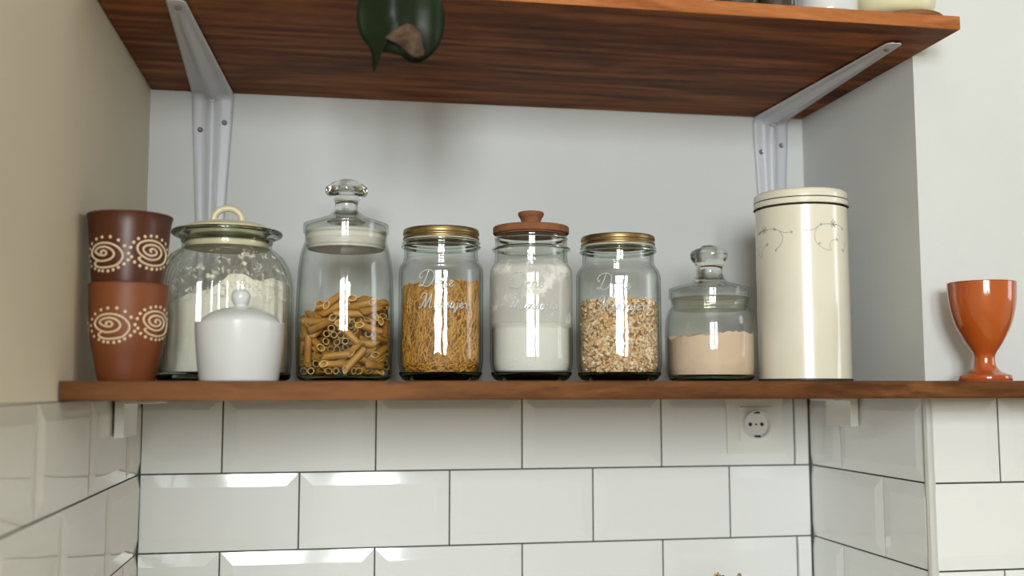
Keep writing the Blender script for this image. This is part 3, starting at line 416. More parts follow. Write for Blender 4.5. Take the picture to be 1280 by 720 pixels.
def shelf_bracket(x, label):
    """pressed steel bracket: two tapered arms meeting in a wide bend, a hollow rib along both"""
    t = empty('shelf_bracket', (x, -.0008, ZU - .0008))
    tag(t, label, 'bracket', 'white steel brackets under the upper shelf')
    bm = bmesh.new()
    # path down the wall arm, round the bend, out along the shelf arm: (y, z, half width, rib height)
    path = []
    for k in range(13):
        f = k / 12; path.append((-.0006, -.305 + f * (.305 - .012), .0120 + .0150 * min(1, f * 1.05), .0015 + .0065 * f))
    for k in range(1, 6):
        a = k / 6 * pi / 2
        path.append((-.0006 - .011 * (1 - cos(a)), -.012 + .011 * sin(a), .0272, .0085 + .005 * sin(2 * a)))
    for k in range(17):
        f = k / 16; path.append((-.012 - f * .333, -.0008, .0272 - .0172 * f, .0085 * (1 - f * .6) if f < .86 else .0))
    prev = None
    cols = 15
    tip = lambda i: 1
    grid = []
    L = len(path)
    for i, (y, z, w, rib) in enumerate(path):
        p0 = Vector((0, *path[max(i-1, 0)][:2])); p1 = Vector((0, *path[min(i+1, L-1)][:2]))
        tg = (p1 - p0).normalized(); nr = Vector((0, -tg.z, tg.y)) if True else None
        # normal pointing into the open corner (forwards and down)
        if nr.dot(Vector((0, -1, -1))) < 0: nr = -nr
        row = []
        for c in range(cols):
            u = -1 + 2 * c / (cols - 1)
            h = rib * math.exp(-(abs(u) / .27) ** 4) + .0011
            if abs(u) == 1: h = .0
            row.append(bm.verts.new(Vector((u * w, y, z)) + nr * (h + .0005)))
        grid.append(row)
    # rounded tip of the shelf arm
    y, z, w, rib = path[-1]
    for k in range(1, 5):
        a = k / 5 * pi / 2
        grid.append([bm.verts.new((-w * cos(a) + 2 * w * cos(a) * c / (cols-1), y - w * sin(a) * .9, z - .0016 + (.0011 if c in (0, cols-1) else 0))) for c in range(cols)])
    for A, B in zip(grid, grid[1:]):
        for c in range(cols - 1):
            bm.faces.new((A[c], A[c+1], B[c+1], B[c]))
    bmesh.ops.recalc_face_normals(bm, faces=bm.faces)
    o = build('bracket_arms', bm, M['steel'], t, angle=50)
    sm = o.modifiers.new('thick', 'SOLIDIFY'); sm.thickness = .0011; sm.offset = 0
    for (sx, sy, sz, ax) in ((-.0155, -.0022, -.052, 'y'), (.0160, -.0022, -.041, 'y'), (.0, -.332, -.0036, 'z')):
        bm = bmesh.new()
        R = Matrix.Rotation(pi / 2, 4, 'X') if ax == 'y' else Matrix.Rotation(pi, 4, 'X')
        lathe(bm, [(.0, .0018), (.0006, .0018), (.0012, .0010), (.0025, .0016), (.0038, .0006), (.0040, 0), (0, 0)], 16)
        for v in bm.verts: v.co = R @ v.co
        build('screw', bm, M['screw'], t, (sx, sy, sz))
    return t
shelf_bracket(.0815, 'white steel shelf bracket near the left wall, above the clay cups')
shelf_bracket(.8850, 'white steel shelf bracket rising behind the tall cream tin')

def angle_bracket(x, d, y0, y1, h, w, label):
    bm = bmesh.new()
    zt = -TH - .0004
    a, b = sorted((x, x + d * .011))
    box(bm, (a, y0, zt - h), (b, y1, zt), 0, .0008)
    a, b = sorted((x + d * .0105, x + d * w))
    box(bm, (a, y0, zt - .006), (b, y1, zt), 0, .0008)
    tag(build('angle_bracket', bm, M['plastic'], smooth=False), label, 'bracket', 'small angle brackets under the lower shelf')
angle_bracket(.0045, 1, -.190, -.11, .044, .045, 'small white angle bracket on the left tiled wall under the lower shelf')
angle_bracket(XR - .0045, -1, -.150, -.080, .040, .034, 'small white angle bracket on the alcove side wall by the socket')

# ------------------------------------------------------------------ wall socket
t = empty('power_socket', (.8480, -.0035, -.0600)); tag(t, 'white round two-pin power socket set in the tiles below the tin', 'socket')
bm = bmesh.new()
box(bm, (-.0425, -.0050, -.0415), (.0425, .003, .0405), 0, .0012); build('frame', bm, M['plastic'], t, smooth=False)
bm = bmesh.new()
box(bm, (-.0250, -.0075, -.0250), (.0250, -.0052, .0250), 0, .0008)
o = build('insert', bm, M['plastic'], t, smooth=False)
bm = bmesh.new()
lathe(bm, [(0, .0), (.0175, 0), (.0185, .008), (.0198, .0088), (.0205, .0080), (.0205, .0005)], 40)
for s in (-1, 1): lathe(bm, [(0, .0009), (.0028, .0009), (.0028, .0003)], 12, 1, cx=s * .0088)
lathe(bm, [(0, .0006), (.0016, .0006), (.0016, .0002)], 10, 1)
for s in (-1, 1):
    box(bm, (-.0035, s * .0178 - .0022, .0015), (.0035, s * .0178 + .0022, .0075), 1)
R = Matrix.Rotation(pi / 2, 4, 'X')
for v in bm.verts: v.co = R @ v.co
build('socket_well', bm, [M['plastic'], M['dark']], t, (0, -.0072, 0))

# ------------------------------------------------------------------ camera facing angle of a thing at (x, y)
CAM = (.2446, -1.4308, -.0055)
def facing(x, y): return atan2(CAM[1] - y, CAM[0] - x)

# ------------------------------------------------------------------ clay cups
SPIRAL_R = [(525,378),(512,366),(530,352),(560,364),(558,390),(520,402),(480,387),(463,357),(488,332),(540,325),(585,345),(597,385),(570,422),(510,430),(450,402),(420,360),(438,318),(500,295),(570,303),(620,345),(634,400),(612,452),(550,472),(482,462),(440,438),(434,426),(448,420)]
SPIRAL_L = [(168,398),(158,384),(184,376),(200,392),(186,410),(150,406),(122,382),(140,358),(190,350),(240,375),(252,410),(222,440),(155,450),(107,422),(96,380),(125,335),(190,322),(260,342),(308,385),(315,430),(272,480),(190,497),(132,490),(112,465),(128,450)]
DOTS = [(97,320),(130,292),(170,281),(228,281),(284,305),(327,344),(358,396),(380,420),(404,456),(445,480),(497,492),(538,497),(576,494),(606,484),(630,468),(372,353),(392,316),(425,288),(470,270),(512,262),(552,261),(593,278),(622,299),(640,335),(649,375),(648,430),(357,443),(327,473),(285,497),(247,514),(208,522),(168,520),(140,516),(112,500),(86,478),(78,440),(76,400),(82,355)]
def cup(x, y, z, prf, mat, turn, dz, label):
    bm = bmesh.new()
    pr = prof(prf, 5)
    inner = [(max(r - .0032, .0), zz) for r, zz in pr if zz > .006]
    inner = [(0, .006)] + [(inner[0][0], .006)] + inner[1:]
    zt = pr[-1][1]
    full = [(0, 0)] + pr + [(pr[-1][0] - .0008, zt + .0010), (pr[-1][0] - .0024, zt + .0008)] + inner[::-1]
    lathe(bm, full, 72)
    def rad(zz):
        for (r0, z0), (r1, z1) in zip(pr, pr[1:]):
            if z0 <= zz <= z1: return r0 + (r1 - r0) * (zz - z0) / max(z1 - z0, 1e-6)
        return pr[-1][0]
    f0 = facing(x, y)
    def P(px, py, k):
        a = asin(max(-.985, min(.985, (px - 362) / 292))) + turn
        zz = .0735 - (py - 390) * .000137 + dz
        th = f0 + a + k * pi
        r = rad(zz) + .0001
        return Vector((r * cos(th), r * sin(th), zz))
    for k in (0, 1):
        for S in (SPIRAL_L, SPIRAL_R):
            tube(bm, [P(p[0], p[1], k) for p in spl([Vector(q) for q in S], 4)], .00105, 6, 1)
        for d in DOTS:
            c = P(d[0], d[1], k); nrm = Vector((c.x, c.y, 0)).normalized()
            rot = nrm.to_track_quat('Z', 'Y').to_matrix()
            blob(bm, c, .0018, 1, 1, (1, 1, .45), rot)
    return tag(build('clay_cup', bm, [mat, M['slip']], None, (x, y, z), angle=40), label, 'cup')
cup(.0445, -.345, .0004, [(.0262, 0), (.0272, .0022), (.0290, .010), (.0310, .021), (.0344, .037), (.0366, .055), (.0376, .074), (.0382, .0905), (.0386, .0948)], M['clay_red'], .19, -.0185,
    'lighter red-brown clay cup with cream spirals, standing on the shelf')
cup(.0432, -.345, .0962 - .026, [(.0245, 0), (.0262, .002), (.0290, .010), (.0330, .0235), (.0343, .027), (.0362, .046), (.0380, .067), (.0393, .083), (.0402, .090), (.0415, .0948)], M['clay_dark'], 0, -.0190,
    'dark brown clay cup with cream spirals, stacked in the other cup')

# ------------------------------------------------------------------ big fluted flour jar
def jar_root(name, x, y, label, cat='jar'):
    return tag(empty(name, (x, y, .0004)), label, cat)
t = jar_root('flour_jar', .1245, -.2, 'large squat fluted glass jar of cream flour with a looped cream lid')
def flute(a, r, z):
    if .012 < z < .150: return r * (1 + .018 * cos(26 * a) * min(1, (z - .012) / .02) * min(1, (.150 - z) / .02))
    return r
bm = bmesh.new()
outp = prof([(.0745, .007), (.0752, .030), (.0755, .070), (.0755, .108), (.0715, .1267), (.0630, .1430), (.0550, .1500), (.0512, .1530), (.0508, .1600), (.0530, .1635), (.0615, .1680), (.0622, .1705), (.0612, .1722), (.0540, .1722)], 5)
inn = prof([(.0500, .1690), (.0478, .160), (.0480, .1540), (.0600, .1405), (.0685, .1250), (.0725, .107), (.0725, .030), (.0715, .010)], 5)
lathe(bm, outp + inn, 208, 0, flute, closed=True)
build('jar_body', bm, M['thin_fluted'], t, angle=60)
bm = bmesh.new()
lathe(bm, [(0, .0015), (.060, .0002), (.068, .0002), (.0735, .003), (.0752, .0075), (.0735, .0105), (.066, .0105), (0, .0105)], 96)
build('jar_base', bm, M['green_glass'], t)
bm = bmesh.new()   # thick flared rim
lathe(bm, prof([(.0515, .1600), (.0530, .1635), (.0612, .1680), (.0626, .1705), (.0612, .1730), (.0560, .1722), (.0520, .1690), (.0500, .1640), (.0515, .1600)], 4), 96)
build('jar_rim', bm, M['rim_glass'], t)
bm = bmesh.new()
lathe(bm, prof([(0, .1530), (.0440, .1530), (.0470, .1550), (.0472, .1725), (.0485, .1742), (.0500, .1745), (.0495, .1765), (.0420, .1800), (.0390, .1812), (.0300, .1822), (0, .1826)], 4), 72)
lid = build('lid', bm, M['cream'], t)
bm = bmesh.new()
hp = [(-.0160, 0, .1810), (-.0162, 0, .1850), (-.0145, 0, .1925), (-.0085, 0, .1985), (0, 0, .2005), (.0085, 0, .1985), (.0145, 0, .1925), (.0162, 0, .1850), (.0160, 0, .1810)]
tube(bm, spl(hp, 4), .0040, 12)
build('handle', bm, M['cream'], lid)

def heap(name, x, y, r, z0, top, mat, label, cat, n=96, rings=22, amp=.0015, sc_=60):
    """a settled powder: side wall against the glass, a rolling top given by top(px, py)"""
    bm = bmesh.new()
    bottom = [bm.verts.new((r * .97 * cos(2*pi*k/n), r * .97 * sin(2*pi*k/n), z0)) for k in range(n)]
    c = bm.verts.new((0, 0, z0))
    prev = bottom
    for k in range(n): bm.faces.new((c, bottom[(k+1) % n], bottom[k]))
    for j in range(1, 13):
        f = j / 12; ring = []
        for k in range(n):
            a = 2*pi*k/n; px, py = r * cos(a), r * sin(a)
            tz = top(px, py) + amp * noise.noise(Vector((px, py, 3.3)) * sc_ * 2) * 1.5
            ring.append(bm.verts.new((px, py, z0 + .002 + (tz - z0 - .002) * f)))
        for k in range(n): bm.faces.new((prev[k], prev[(k+1) % n], ring[(k+1) % n], ring[k]))
        prev = ring
    for j in range(rings - 1, -1, -1):
        rr = r * j / rings
        if j == 0:
            cc = bm.verts.new((0, 0, top(0, 0)))
            for k in range(n): bm.faces.new((prev[k], prev[(k+1) % n], cc))
            break
        ring = []
        for k in range(n):
            a = 2*pi*k/n; px, py = rr * cos(a), rr * sin(a)
            ring.append(bm.verts.new((px, py, top(px, py) + amp * noise.noise(Vector((px, py, 3.3)) * sc_ * 2) * 1.5)))
        for k in range(n): bm.faces.new((prev[k], prev[(k+1) % n], ring[(k+1) % n], ring[k]))
        prev = ring
    return tag(build(name, bm, mat, None, (x, y, 0)), label, cat, kind='stuff')
def flour_top(px, py):
    u = (px + .073) / .146   # from the left to the right
    pts = [(0, .083), (.12, .092), (.3, .100), (.42, .104), (.50, .110), (.56, .121), (.66, .122), (.76, .115), (.86, .119), (1, .115)]
    for (a, za), (b, zb) in zip(pts, pts[1:]):
        if a <= u <= b:
            s = (u - a) / (b - a); s = s * s * (3 - 2 * s)
            return za + (zb - za) * s - .004
    return pts[-1][1] - .004
heap('flour', .1245, -.2, .0700, .0112, flour_top, M['flour'], 'cream flour sloping up to the right inside the large fluted jar', 'flour')

# ------------------------------------------------------------------ white sugar bowl
t = tag(empty('sugar_bowl', (.1530, -.340, .0004)), 'small white porcelain sugar bowl with round-knobbed lid, before the fluted jar', 'bowl')
bm = bmesh.new()
op = prof([(.0388, 0), (.0396, .0018), (.0404, .008), (.0424, .024), (.0440, .042), (.0449, .0570), (.0449, .0580)], 5)
lathe(bm, [(0, .0015), (.036, .0015), (.0375, 0)] + op + [(.0444, .0590), (.0425, .0588), (.0402, .0580), (.0400, .050), (.0395, .020), (.037, .006), (0, .006)], 80)
build('bowl', bm, M['porcelain'], t)
bm = bmesh.new()
lathe(bm, prof([(.0390, .0560), (.0394, .0592), (.0386, .0616), (.0350, .0655), (.0285, .0697), (.0200, .0733), (.0110, .0752), (.0066, .0760), (0, .0762)], 5) + [(0, .0555), (.0385, .0555), (.0390, .0560)], 72)
lid = build('lid', bm, M['porcelain'], t)
bm = bmesh.new()
lathe(bm, prof([(.0072, .0755), (.0066, .0775), (.0082, .0800), (.0096, .0845), (.0090, .0893), (.0060, .0928), (.0, .0940)], 5), 32)
build('knob', bm, M['porcelain'], lid)

# ------------------------------------------------------------------ stoppered jars
def stopper_jar(x, y, s, body, rim_z, knob, label, dome, gasket_mat, gk, base_r):
    t = jar_root('stoppered_jar', x, y, label)
    bm = bmesh.new()
    outer = prof(body, 5)
    inner = [(r - .0022, z) for r, z in outer][::-1]
    lathe(bm, outer + inner, 96, closed=True)
    build('jar_body', bm, M['thin'], t, angle=60)
    bm = bmesh.new()
    b0 = base_r
    lathe(bm, [(0, .0012), (b0 - .010, .0012), (b0 - .006, 0), (b0, .0), (b0 + .0045, .003), (body[0][0] - .0002, body[0][1] - .0002), (body[0][0] - .0026, body[0][1] + .0012), (b0 - .004, .0072), (0, .0068)], 96)
    build('jar_base', bm, M['green_glass'], t)
    st = empty('stopper', (0, 0, 0)); st.parent = t
    bm = bmesh.new()
    lathe(bm, prof(gk, 3), 80, closed=False)
    build('seal', bm, gasket_mat, st)
    bm = bmesh.new()
    do = prof(dome, 4); di = [(max(r - .0024, 0), z - .0022) for r, z in do][::-1]
    lathe(bm, do + di, 96, closed=True)
    build('stopper_dome', bm, M['thin'], st, angle=60)
    bm = bmesh.new()
    lathe(bm, prof(knob, 5), 48, 0, lambda a, r, z: r * (1 + (.022 * cos(8 * a) if r > knob[2][0] * 1.05 else 0)))
    build('knob', bm, M['glass'], st, angle=60)
    return t
stopper_jar(.2603, -.2, 1,
    [(.0545, .0060), (.0550, .010), (.0556, .0256), (.0569, .060), (.0569, .085), (.0562, .105), (.0546, .1320), (.0525, .1490), (.0492, .1600), (.0478, .1640), (.0480, .1725)], 0,
    [(0, .1870), (.0215, .1870), (.0175, .1930), (.0140, .2000), (.0134, .2090), (.0165, .2160), (.0232, .2205), (.0247, .2255), (.0235, .2300), (.0180, .2345), (.0130, .2355), (.0085, .2385), (0, .2390)],
    'tall stoppered glass jar half full of penne pasta',
    [(.0495, .1740), (.0499, .1760), (.0499, .1834), (.0480, .1852), (.0330, .1905), (.0220, .1945), (.0170, .1985), (.0140, .2010)], M['gasket'],
    [(0, .1535), (.0400, .1540), (.0448, .1570), (.0462, .1600), (.0455, .1640), (.0468, .1670), (.0458, .1700), (.0470, .1730), (.0470, .1760), (.0400, .1765), (0, .1765)], .0470)
stopper_jar(.7103, -.2, 1,
    [(.0530, .0060), (.0542, .010), (.0555, .0221), (.0561, .0450), (.0560, .0649), (.0545, .0790), (.0515, .0880), (.0487, .0920), (.0478, .0950), (.0480, .1020)], 0,
    [(0, .1185), (.0225, .1185), (.0190, .1250), (.0164, .1320), (.0160, .1390), (.0180, .1460), (.0225, .1520), (.0236, .1570), (.0228, .1610), (.0180, .1650), (.0120, .1665), (.0080, .1695), (0, .1700)],
    'short stoppered glass jar of peach-coloured flour beside the cream tin',
    [(.0502, .1035), (.0507, .1050), (.0507, .1140), (.0485, .1160), (.0350, .1200), (.0240, .1235), (.0195, .1270), (.0165, .1330)], thin_glass('clear_seal', edge=(.55, .52, .42), mid=(.93, .91, .84)),
    [(0, .0875), (.0400, .0880), (.0440, .0900), (.0458, .0925), (.0455, .0960), (.0468, .0985), (.0468, .1035), (.0400, .1040), (0, .1040)], .0465)
def peach_top(px, py):
    u = px / .054
    return .0590 - .004 * u * u - .003 * max(0, -u) + .0015 * max(0, u) + .004 * noise.noise(Vector((px * 60, py * 60, 1))) * 1.2
heap('peach_flour', .7103, -.2, .0525, .0086, peach_top, M['peach'], 'peach-coloured flour filling the lower half of the short jar', 'flour', amp=.0018, sc_=90)

# penne: one piece, copied for every countable piece in the jar
def penne_mesh():
    bm = bmesh.new()
    n = 20; L = .0365; r = .0040; ri = .0029
    rings = []
    def ring(s, rad, ridge):
        out = []
        for k in range(n):
            a = 2*pi*k/n
            rr = rad + (.00018 * (1 if k % 2 else -1) if ridge else 0)
            out.append(bm.verts.new((s * (L/2 - .0036) + .9 * rad * sin(a), rr * cos(a), rr * sin(a))))
        return out
    o0, o1, i1, i0 = ring(-1, r, 1), ring(1, r, 1), ring(1, ri, 0), ring(-1, ri, 0)
    for A, B, mi in ((o0, o1, 0), (o1, i1, 1), (i1, i0, 0), (i0, o0, 1)):
        for k in range(n):
            f = bm.faces.new((A[k], A[(k+1) % n], B[(k+1) % n], B[k])); f.material_index = mi
    bmesh.ops.recalc_face_normals(bm, faces=bm.faces)
    return bm
src = None
for a in PENNE:
    if src is None:
        src = build('penne', penne_mesh(), [M['pasta'], M['pasta_cut']], angle=60)
        tag(src, 'ridged golden penne tube heaped in the tall stoppered jar', 'pasta', 'penne in the stoppered jar')
        o = src
    else:
        o = src.copy(); col.objects.link(o)
    o.location = (.2603 + a[0] * 1.0, -.2 + a[1], a[2] + .0082)
    o.rotation_mode = 'QUATERNION'; o.rotation_quaternion = Quaternion(a[3:7])

# ------------------------------------------------------------------ square-shouldered jars with raised script
GL = {
 'D': [[(.42,1.02),(.34,.70),(.22,.30),(.10,.04),(-.08,.02),(-.10,.12),(.12,.10),(.42,.0),(.72,.12),(.90,.50),(.82,.86),(.50,1.04),(.10,1.0),(-.16,.84),(-.20,.62),(-.06,.52),(.04,.66)]],
 'o': [[(.30,.42),(.12,.36),(.04,.16),(.14,.0),(.32,.06),(.40,.26),(.30,.42),(.42,.36),(.54,.40)]],
 'r': [[(.0,.34),(.10,.46),(.16,.36),(.30,.38),(.24,.14),(.30,.0),(.42,.08)]],
 'e': [[(.0,.10),(.16,.18),(.30,.30),(.26,.42),(.12,.38),(.06,.16),(.18,.0),(.36,.06),(.44,.18)]],
 'M': [[(-.14,.10),(-.06,.0),(.10,.16),(.26,.60),(.34,1.0),(.36,.50),(.38,.04),(.56,.50),(.76,1.02),(.74,.55),(.74,.08),(.86,.02),(.96,.14)],[(.34,1.0),(.10,1.05),(-.10,.86),(-.08,.66)]],
 'n': [[(.0,.36),(.10,.44),(.08,.20),(.04,.0),(.16,.30),(.30,.44),(.34,.28),(.32,.06),(.40,.0),(.48,.10)]],
 's': [[(.0,.04),(.16,.22),(.26,.46),(.30,.24),(.26,.04),(.10,.0)]],
 'a': [[(.34,.38),(.18,.44),(.04,.22),(.10,.02),(.24,.06),(.36,.36),(.32,.10),(.38,.0),(.48,.12)]],
 'j': [[(.14,.42),(.10,.10),(.02,-.24),(-.12,-.30),(-.08,-.14),(.20,.08)],[(.18,.58),(.19,.61)]],
 't': [[(.16,.86),(.10,.40),(.08,.08),(.18,.0),(.28,.12)],[(-.02,.56),(.30,.60)]],
}
ADV = {'D': .98, 'o': .52, 'r': .42, 'e': .42, 'M': 1.0, 'n': .48, 's': .38, 'a': .48, 'j': .26, 't': .3}
def square(pw, k=1.0):
    def f(a, r, z):
        # squarish section, flats towards the four sides
        m = (abs(cos(a)) ** pw + abs(sin(a)) ** pw) ** (-1 / pw)
        w = max(0, min(1, (z - .002) / .02)) * max(0, min(1, (.150 - z) / .018))
        return r * (1 + (m - 1) * w)
    return f
def mason(x, y, H, rb, label, mat, lid, face_turn=0):
    f0 = facing(x, y) + face_turn
    t = tag(empty('preserving_jar', (x, y, .0004), f0), label, 'jar')
    # local +X looks at the camera side; H = height of the shoulder step
    sq = square(2.35)
    bm = bmesh.new()
    outp = prof([(rb - .0035, .0085), (rb - .0012, .016), (rb, .026), (rb, .060), (rb, .105), (rb - .0002, H - .016), (rb - .0020, H - .008), (rb - .0052, H - .0030), (.0448, H + .0005), (.0440, H + .004), (.0440, H + .030)], 5)
    innp = [(r - .0028, z) for r, z in outp][::-1]
    lathe(bm, outp + innp, 96, 0, sq, closed=True)
    # raised script on the front
    def W(px, pz):
        a = px / rb
        rr = sq(a, rb, pz)
        return Vector(((rr + .0001) * cos(a), (rr + .0001) * sin(a), pz))
    for word, sx, sz, h in (('Dore', -.0235, .1085, .0185), ('Mensajer', -.0235, .0835, .0165)):
        pen = sx
        for ch in word:
            k = h * (1.0 if ch.isupper() else .92)
            for st in GL[ch]:
                pts = spl([Vector((pen + (p[0] + .22 * p[1]) * k * .82, sz + p[1] * k, 0)) for p in st], 4)
                tube(bm, [W(q.x, q.y) for q in pts], .00072, 6, 1)
            pen += ADV[ch] * k * .93
    build('jar_body', bm, [mat, M['letter']], t, angle=60)
    bm = bmesh.new()
    lathe(bm, [(0, .0030), (rb - .019, .0028), (rb - .0145, .0), (rb - .0115, .0), (rb - .0055, .0028), (rb - .0018, .0078), (rb - .0010, .0110), (rb - .0040, .0100), (rb - .0075, .0078), (rb - .014, .0066), (0, .0070)], 96, 0, sq)
    build('jar_base', bm, M['green_glass'], t)
    return t, f0
def neck_ring(t, r, z, name='neck_thread', th=.0017):
    bm = bmesh.new()
    lathe(bm, [(r - .0028 + .0004 * 0, z + th), (r - .0012, z + th), (r, z), (r - .0012, z - th), (r - .0028, z - th)], 96, closed=True)
    return build(name, bm, M['green_glass'], t, angle=80)
def gold_lid(t, r, z0, z1):
    bm = bmesh.new()
    h = z1 - z0
    lathe(bm, [(r - .0035, z0 + .0002), (r - .0008, z0), (r, z0 + .0008), (r + .0001, z0 + .0026), (r - .0010, z0 + .0040), (r - .0011, z0 + .0052), (r + .0001, z0 + .0066),
               (r + .0001, z0 + .0085), (r - .0004, z0 + .0098), (r - .0003, z1 - .0016), (r - .0012, z1 - .0004), (r - .0028, z1), (r - .0060, z1 + .0001), (r - .0068, z1 - .0008), (0, z1 - .0008)], 96)
    o = build('screw_lid', bm, M['gold'], t, angle=50)
    bm = bmesh.new()
    lathe(bm, [(r - .0034, z0 - .0006), (r - .0008, z0 - .0006), (r - .0006, z0 + .0004), (r - .0034, z0 + .0004)], 72, closed=True)
    build('lid_liner', bm, M['plastic'], o)
    return o

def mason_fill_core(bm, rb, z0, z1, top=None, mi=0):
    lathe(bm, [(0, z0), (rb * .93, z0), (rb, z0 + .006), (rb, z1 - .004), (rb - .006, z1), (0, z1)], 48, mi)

t, f1 = mason(.3731, -.2, .1450, .0505, 'gold-lidded glass jar packed with short broken noodles', M['thin_mason'], 1)
neck_ring(t, .0478, .1605); neck_ring(t, .0472, .1650, th=.0012)
gold_lid(t, .0457, .1682, .1812)
t, f2 = mason(.4829, -.2, .1450, .0500, 'glass jar of white salt with a knobbed brown wooden lid', M['thin_salt'], 0)
neck_ring(t, .0450, .1724, th=.0016); neck_ring(t, .0480, .1598)
bm = bmesh.new()
lathe(bm, [(.0380, .1765), (.0420, .1768), (.0424, .1784), (.0455, .1784), (.0464, .1795), (.0464, .1860), (.0452, .1872), (.0, .1876)], 80)
lathe(bm, [(0, .1765), (.0380, .1765)], 80)
lid = build('lid', bm, M['cork'], t)
bm = bmesh.new()
lathe(bm, prof([(.0136, .1872), (.0120, .1895), (.0115, .1930), (.0130, .1975), (.0154, .2015), (.0158, .2040), (.0150, .2056), (.0120, .2062), (0, .2063)], 4), 40)
build('knob', bm, M['cork'], lid)
t, f3 = mason(.5922, -.2, .1420, .0520, 'gold-lidded glass jar filled to the middle with rolled oats', M['thin_mason'], 1)
neck_ring(t, .0478, .1590); neck_ring(t, .0472, .1632, th=.0012)
gold_lid(t, .0457, .1658, .1780)

# short noodles: nobody could count them
def noodles(x, y, f, rb):
    rr = random.Random(11)
    bm = bmesh.new()
    sq = square(2.35)
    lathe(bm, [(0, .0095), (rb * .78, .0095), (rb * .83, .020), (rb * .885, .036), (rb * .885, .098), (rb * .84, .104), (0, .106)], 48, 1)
    for v in bm.verts:
        a = atan2(v.co.y, v.co.x); r = math.hypot(v.co.x, v.co.y)
        if r > 1e-5:
            k = sq(a, r, v.co.z) / r; v.co.x *= k; v.co.y *= k
    def top(a):  # higher on the right of the jar as seen from the front (positive angles)
        return .1125 + .0035 * sin(a) + .002 * sin(5 * a)
    for i in range(2700):
        a = rr.uniform(-1.9, 1.9); d = rr.random() ** 1.6 * .0045
        L = rr.uniform(.012, .030)
        z = rr.uniform(.0105, top(a) - .002)
        if i % 9 == 0: z = top(a) - rr.uniform(0, .006)
        if z < .024: L *= .35
        tilt = rr.gauss(.3, .6)           # from the vertical
        if z < .022: tilt = rr.uniform(.9, 2.2)
        r0 = sq(a, rb - .0048 - d, .06)
        c = Vector((r0 * cos(a), r0 * sin(a), z))
        er = Vector((cos(a), sin(a), 0)); et = Vector((-sin(a), cos(a), 0)); ez = Vector((0, 0, 1))
        dr = (ez * cos(tilt) + et * sin(tilt) - er * rr.uniform(0, .12)).normalized()
        h = dr * L / 2
        # keep inside the glass and under the brim of the fill
        p0, p1 = c - h, c + h
        for p in (p0, p1):
            q = math.hypot(p.x, p.y); lim = sq(atan2(p.y, p.x), rb - .0052 - max(0, .022 - p.z) * .30, .06)
            if q > lim: p.x *= lim / q; p.y *= lim / q
            if p.z < .0098: p.z = .0098
            if p.z > top(a) + .003: p.z = top(a) + .003 - rr.uniform(0, .004)
        tube(bm, [p0, p1], rr.uniform(.0005, .0008), 5, rr.choice((0, 0, 2, 2, 3)), False)
    for i in range(700):   # the loose top
        a = rr.uniform(0, 2*pi); r0 = sqrt(rr.random()) * (rb - .010); b = rr.uniform(0, 2*pi)
        c = Vector((r0 * cos(a), r0 * sin(a), .108 + rr.uniform(-.002, .004) + .0035 * sin(a)))
        dr = Vector((cos(b), sin(b), rr.uniform(-.3, .3))).normalized() * rr.uniform(.005, .009)
        tube(bm, [c - dr, c + dr], .00055, 5, 0, False)
    tag(build('short_noodles', bm, [M['noodle'], M['noodle_core'], M['noodle_b'], M['noodle_c']], None, (x, y, .0004), rz=f), 'short broken golden noodles packed in the first gold-lidded jar', 'pasta', kind='stuff')
noodles(.3731, -.2, f1, .0505)

def oats(x, y, f, rb):
    rr = random.Random(5)
    bm = bmesh.new(); sq = square(2.35)
    zt = .0985
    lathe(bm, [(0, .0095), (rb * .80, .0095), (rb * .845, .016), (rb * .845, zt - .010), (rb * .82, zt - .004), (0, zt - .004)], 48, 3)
    for v in bm.verts:
        a = atan2(v.co.y, v.co.x); r = math.hypot(v.co.x, v.co.y)
        if r > 1e-5:
            k = sq(a, r, v.co.z) / r; v.co.x *= k; v.co.y *= k
    def flake(c, nrm, r):
        q = nrm.to_track_quat('Z', 'Y').to_matrix() @ Matrix.Rotation(rr.uniform(0, 6.3), 3, 'Z')
        e = rr.uniform(.6, .9); mi = rr.choice((0, 0, 1, 1, 2))
        vs = []
        for k in range(8):
            b = 2*pi*k/8
            vs.append(bm.verts.new(c + q @ Vector((r * cos(b), r * e * sin(b), 0))))
        up = bm.verts.new(c + q @ Vector((0, 0, .0006)))
        for k in range(8):
            fc = bm.faces.new((vs[k], vs[(k+1) % 8], up)); fc.material_index = mi
        fc = bm.faces.new(vs[::-1]); fc.material_index = mi
    for i in range(4200):
        a = rr.uniform(-1.9, 1.9); z = rr.uniform(.0112, zt + .001 * sin(3 * a) - (.004 if a < -.9 else 0))
        r0 = sq(a, rb - .0058 - max(0, .021 - z) * .25 - rr.random() * .0024, .06)
        er = Vector((cos(a), sin(a), 0))
        n = (er + Vector((rr.gauss(0, .45), rr.gauss(0, .45), rr.gauss(0, .55)))).normalized()
        flake(Vector((r0 * cos(a), r0 * sin(a), z)), n, rr.uniform(.0013, .0027))
    for i in range(900):
        a = rr.uniform(0, 2*pi); r0 = sqrt(rr.random()) * (rb - .006)
        flake(Vector((r0 * cos(a), r0 * sin(a), zt - .003 + rr.uniform(0, .003))), Vector((rr.gauss(0, .4), rr.gauss(0, .4), 1)).normalized(), .0022)
    tag(build('rolled_oats', bm, [M['oat1'], M['oat2'], M['oat3'], M['oat_core']], None, (x, y, .0004), rz=f), 'pale tan rolled oats in the second gold-lidded jar', 'oats', kind='stuff')
oats(.5922, -.2, f3, .0520)

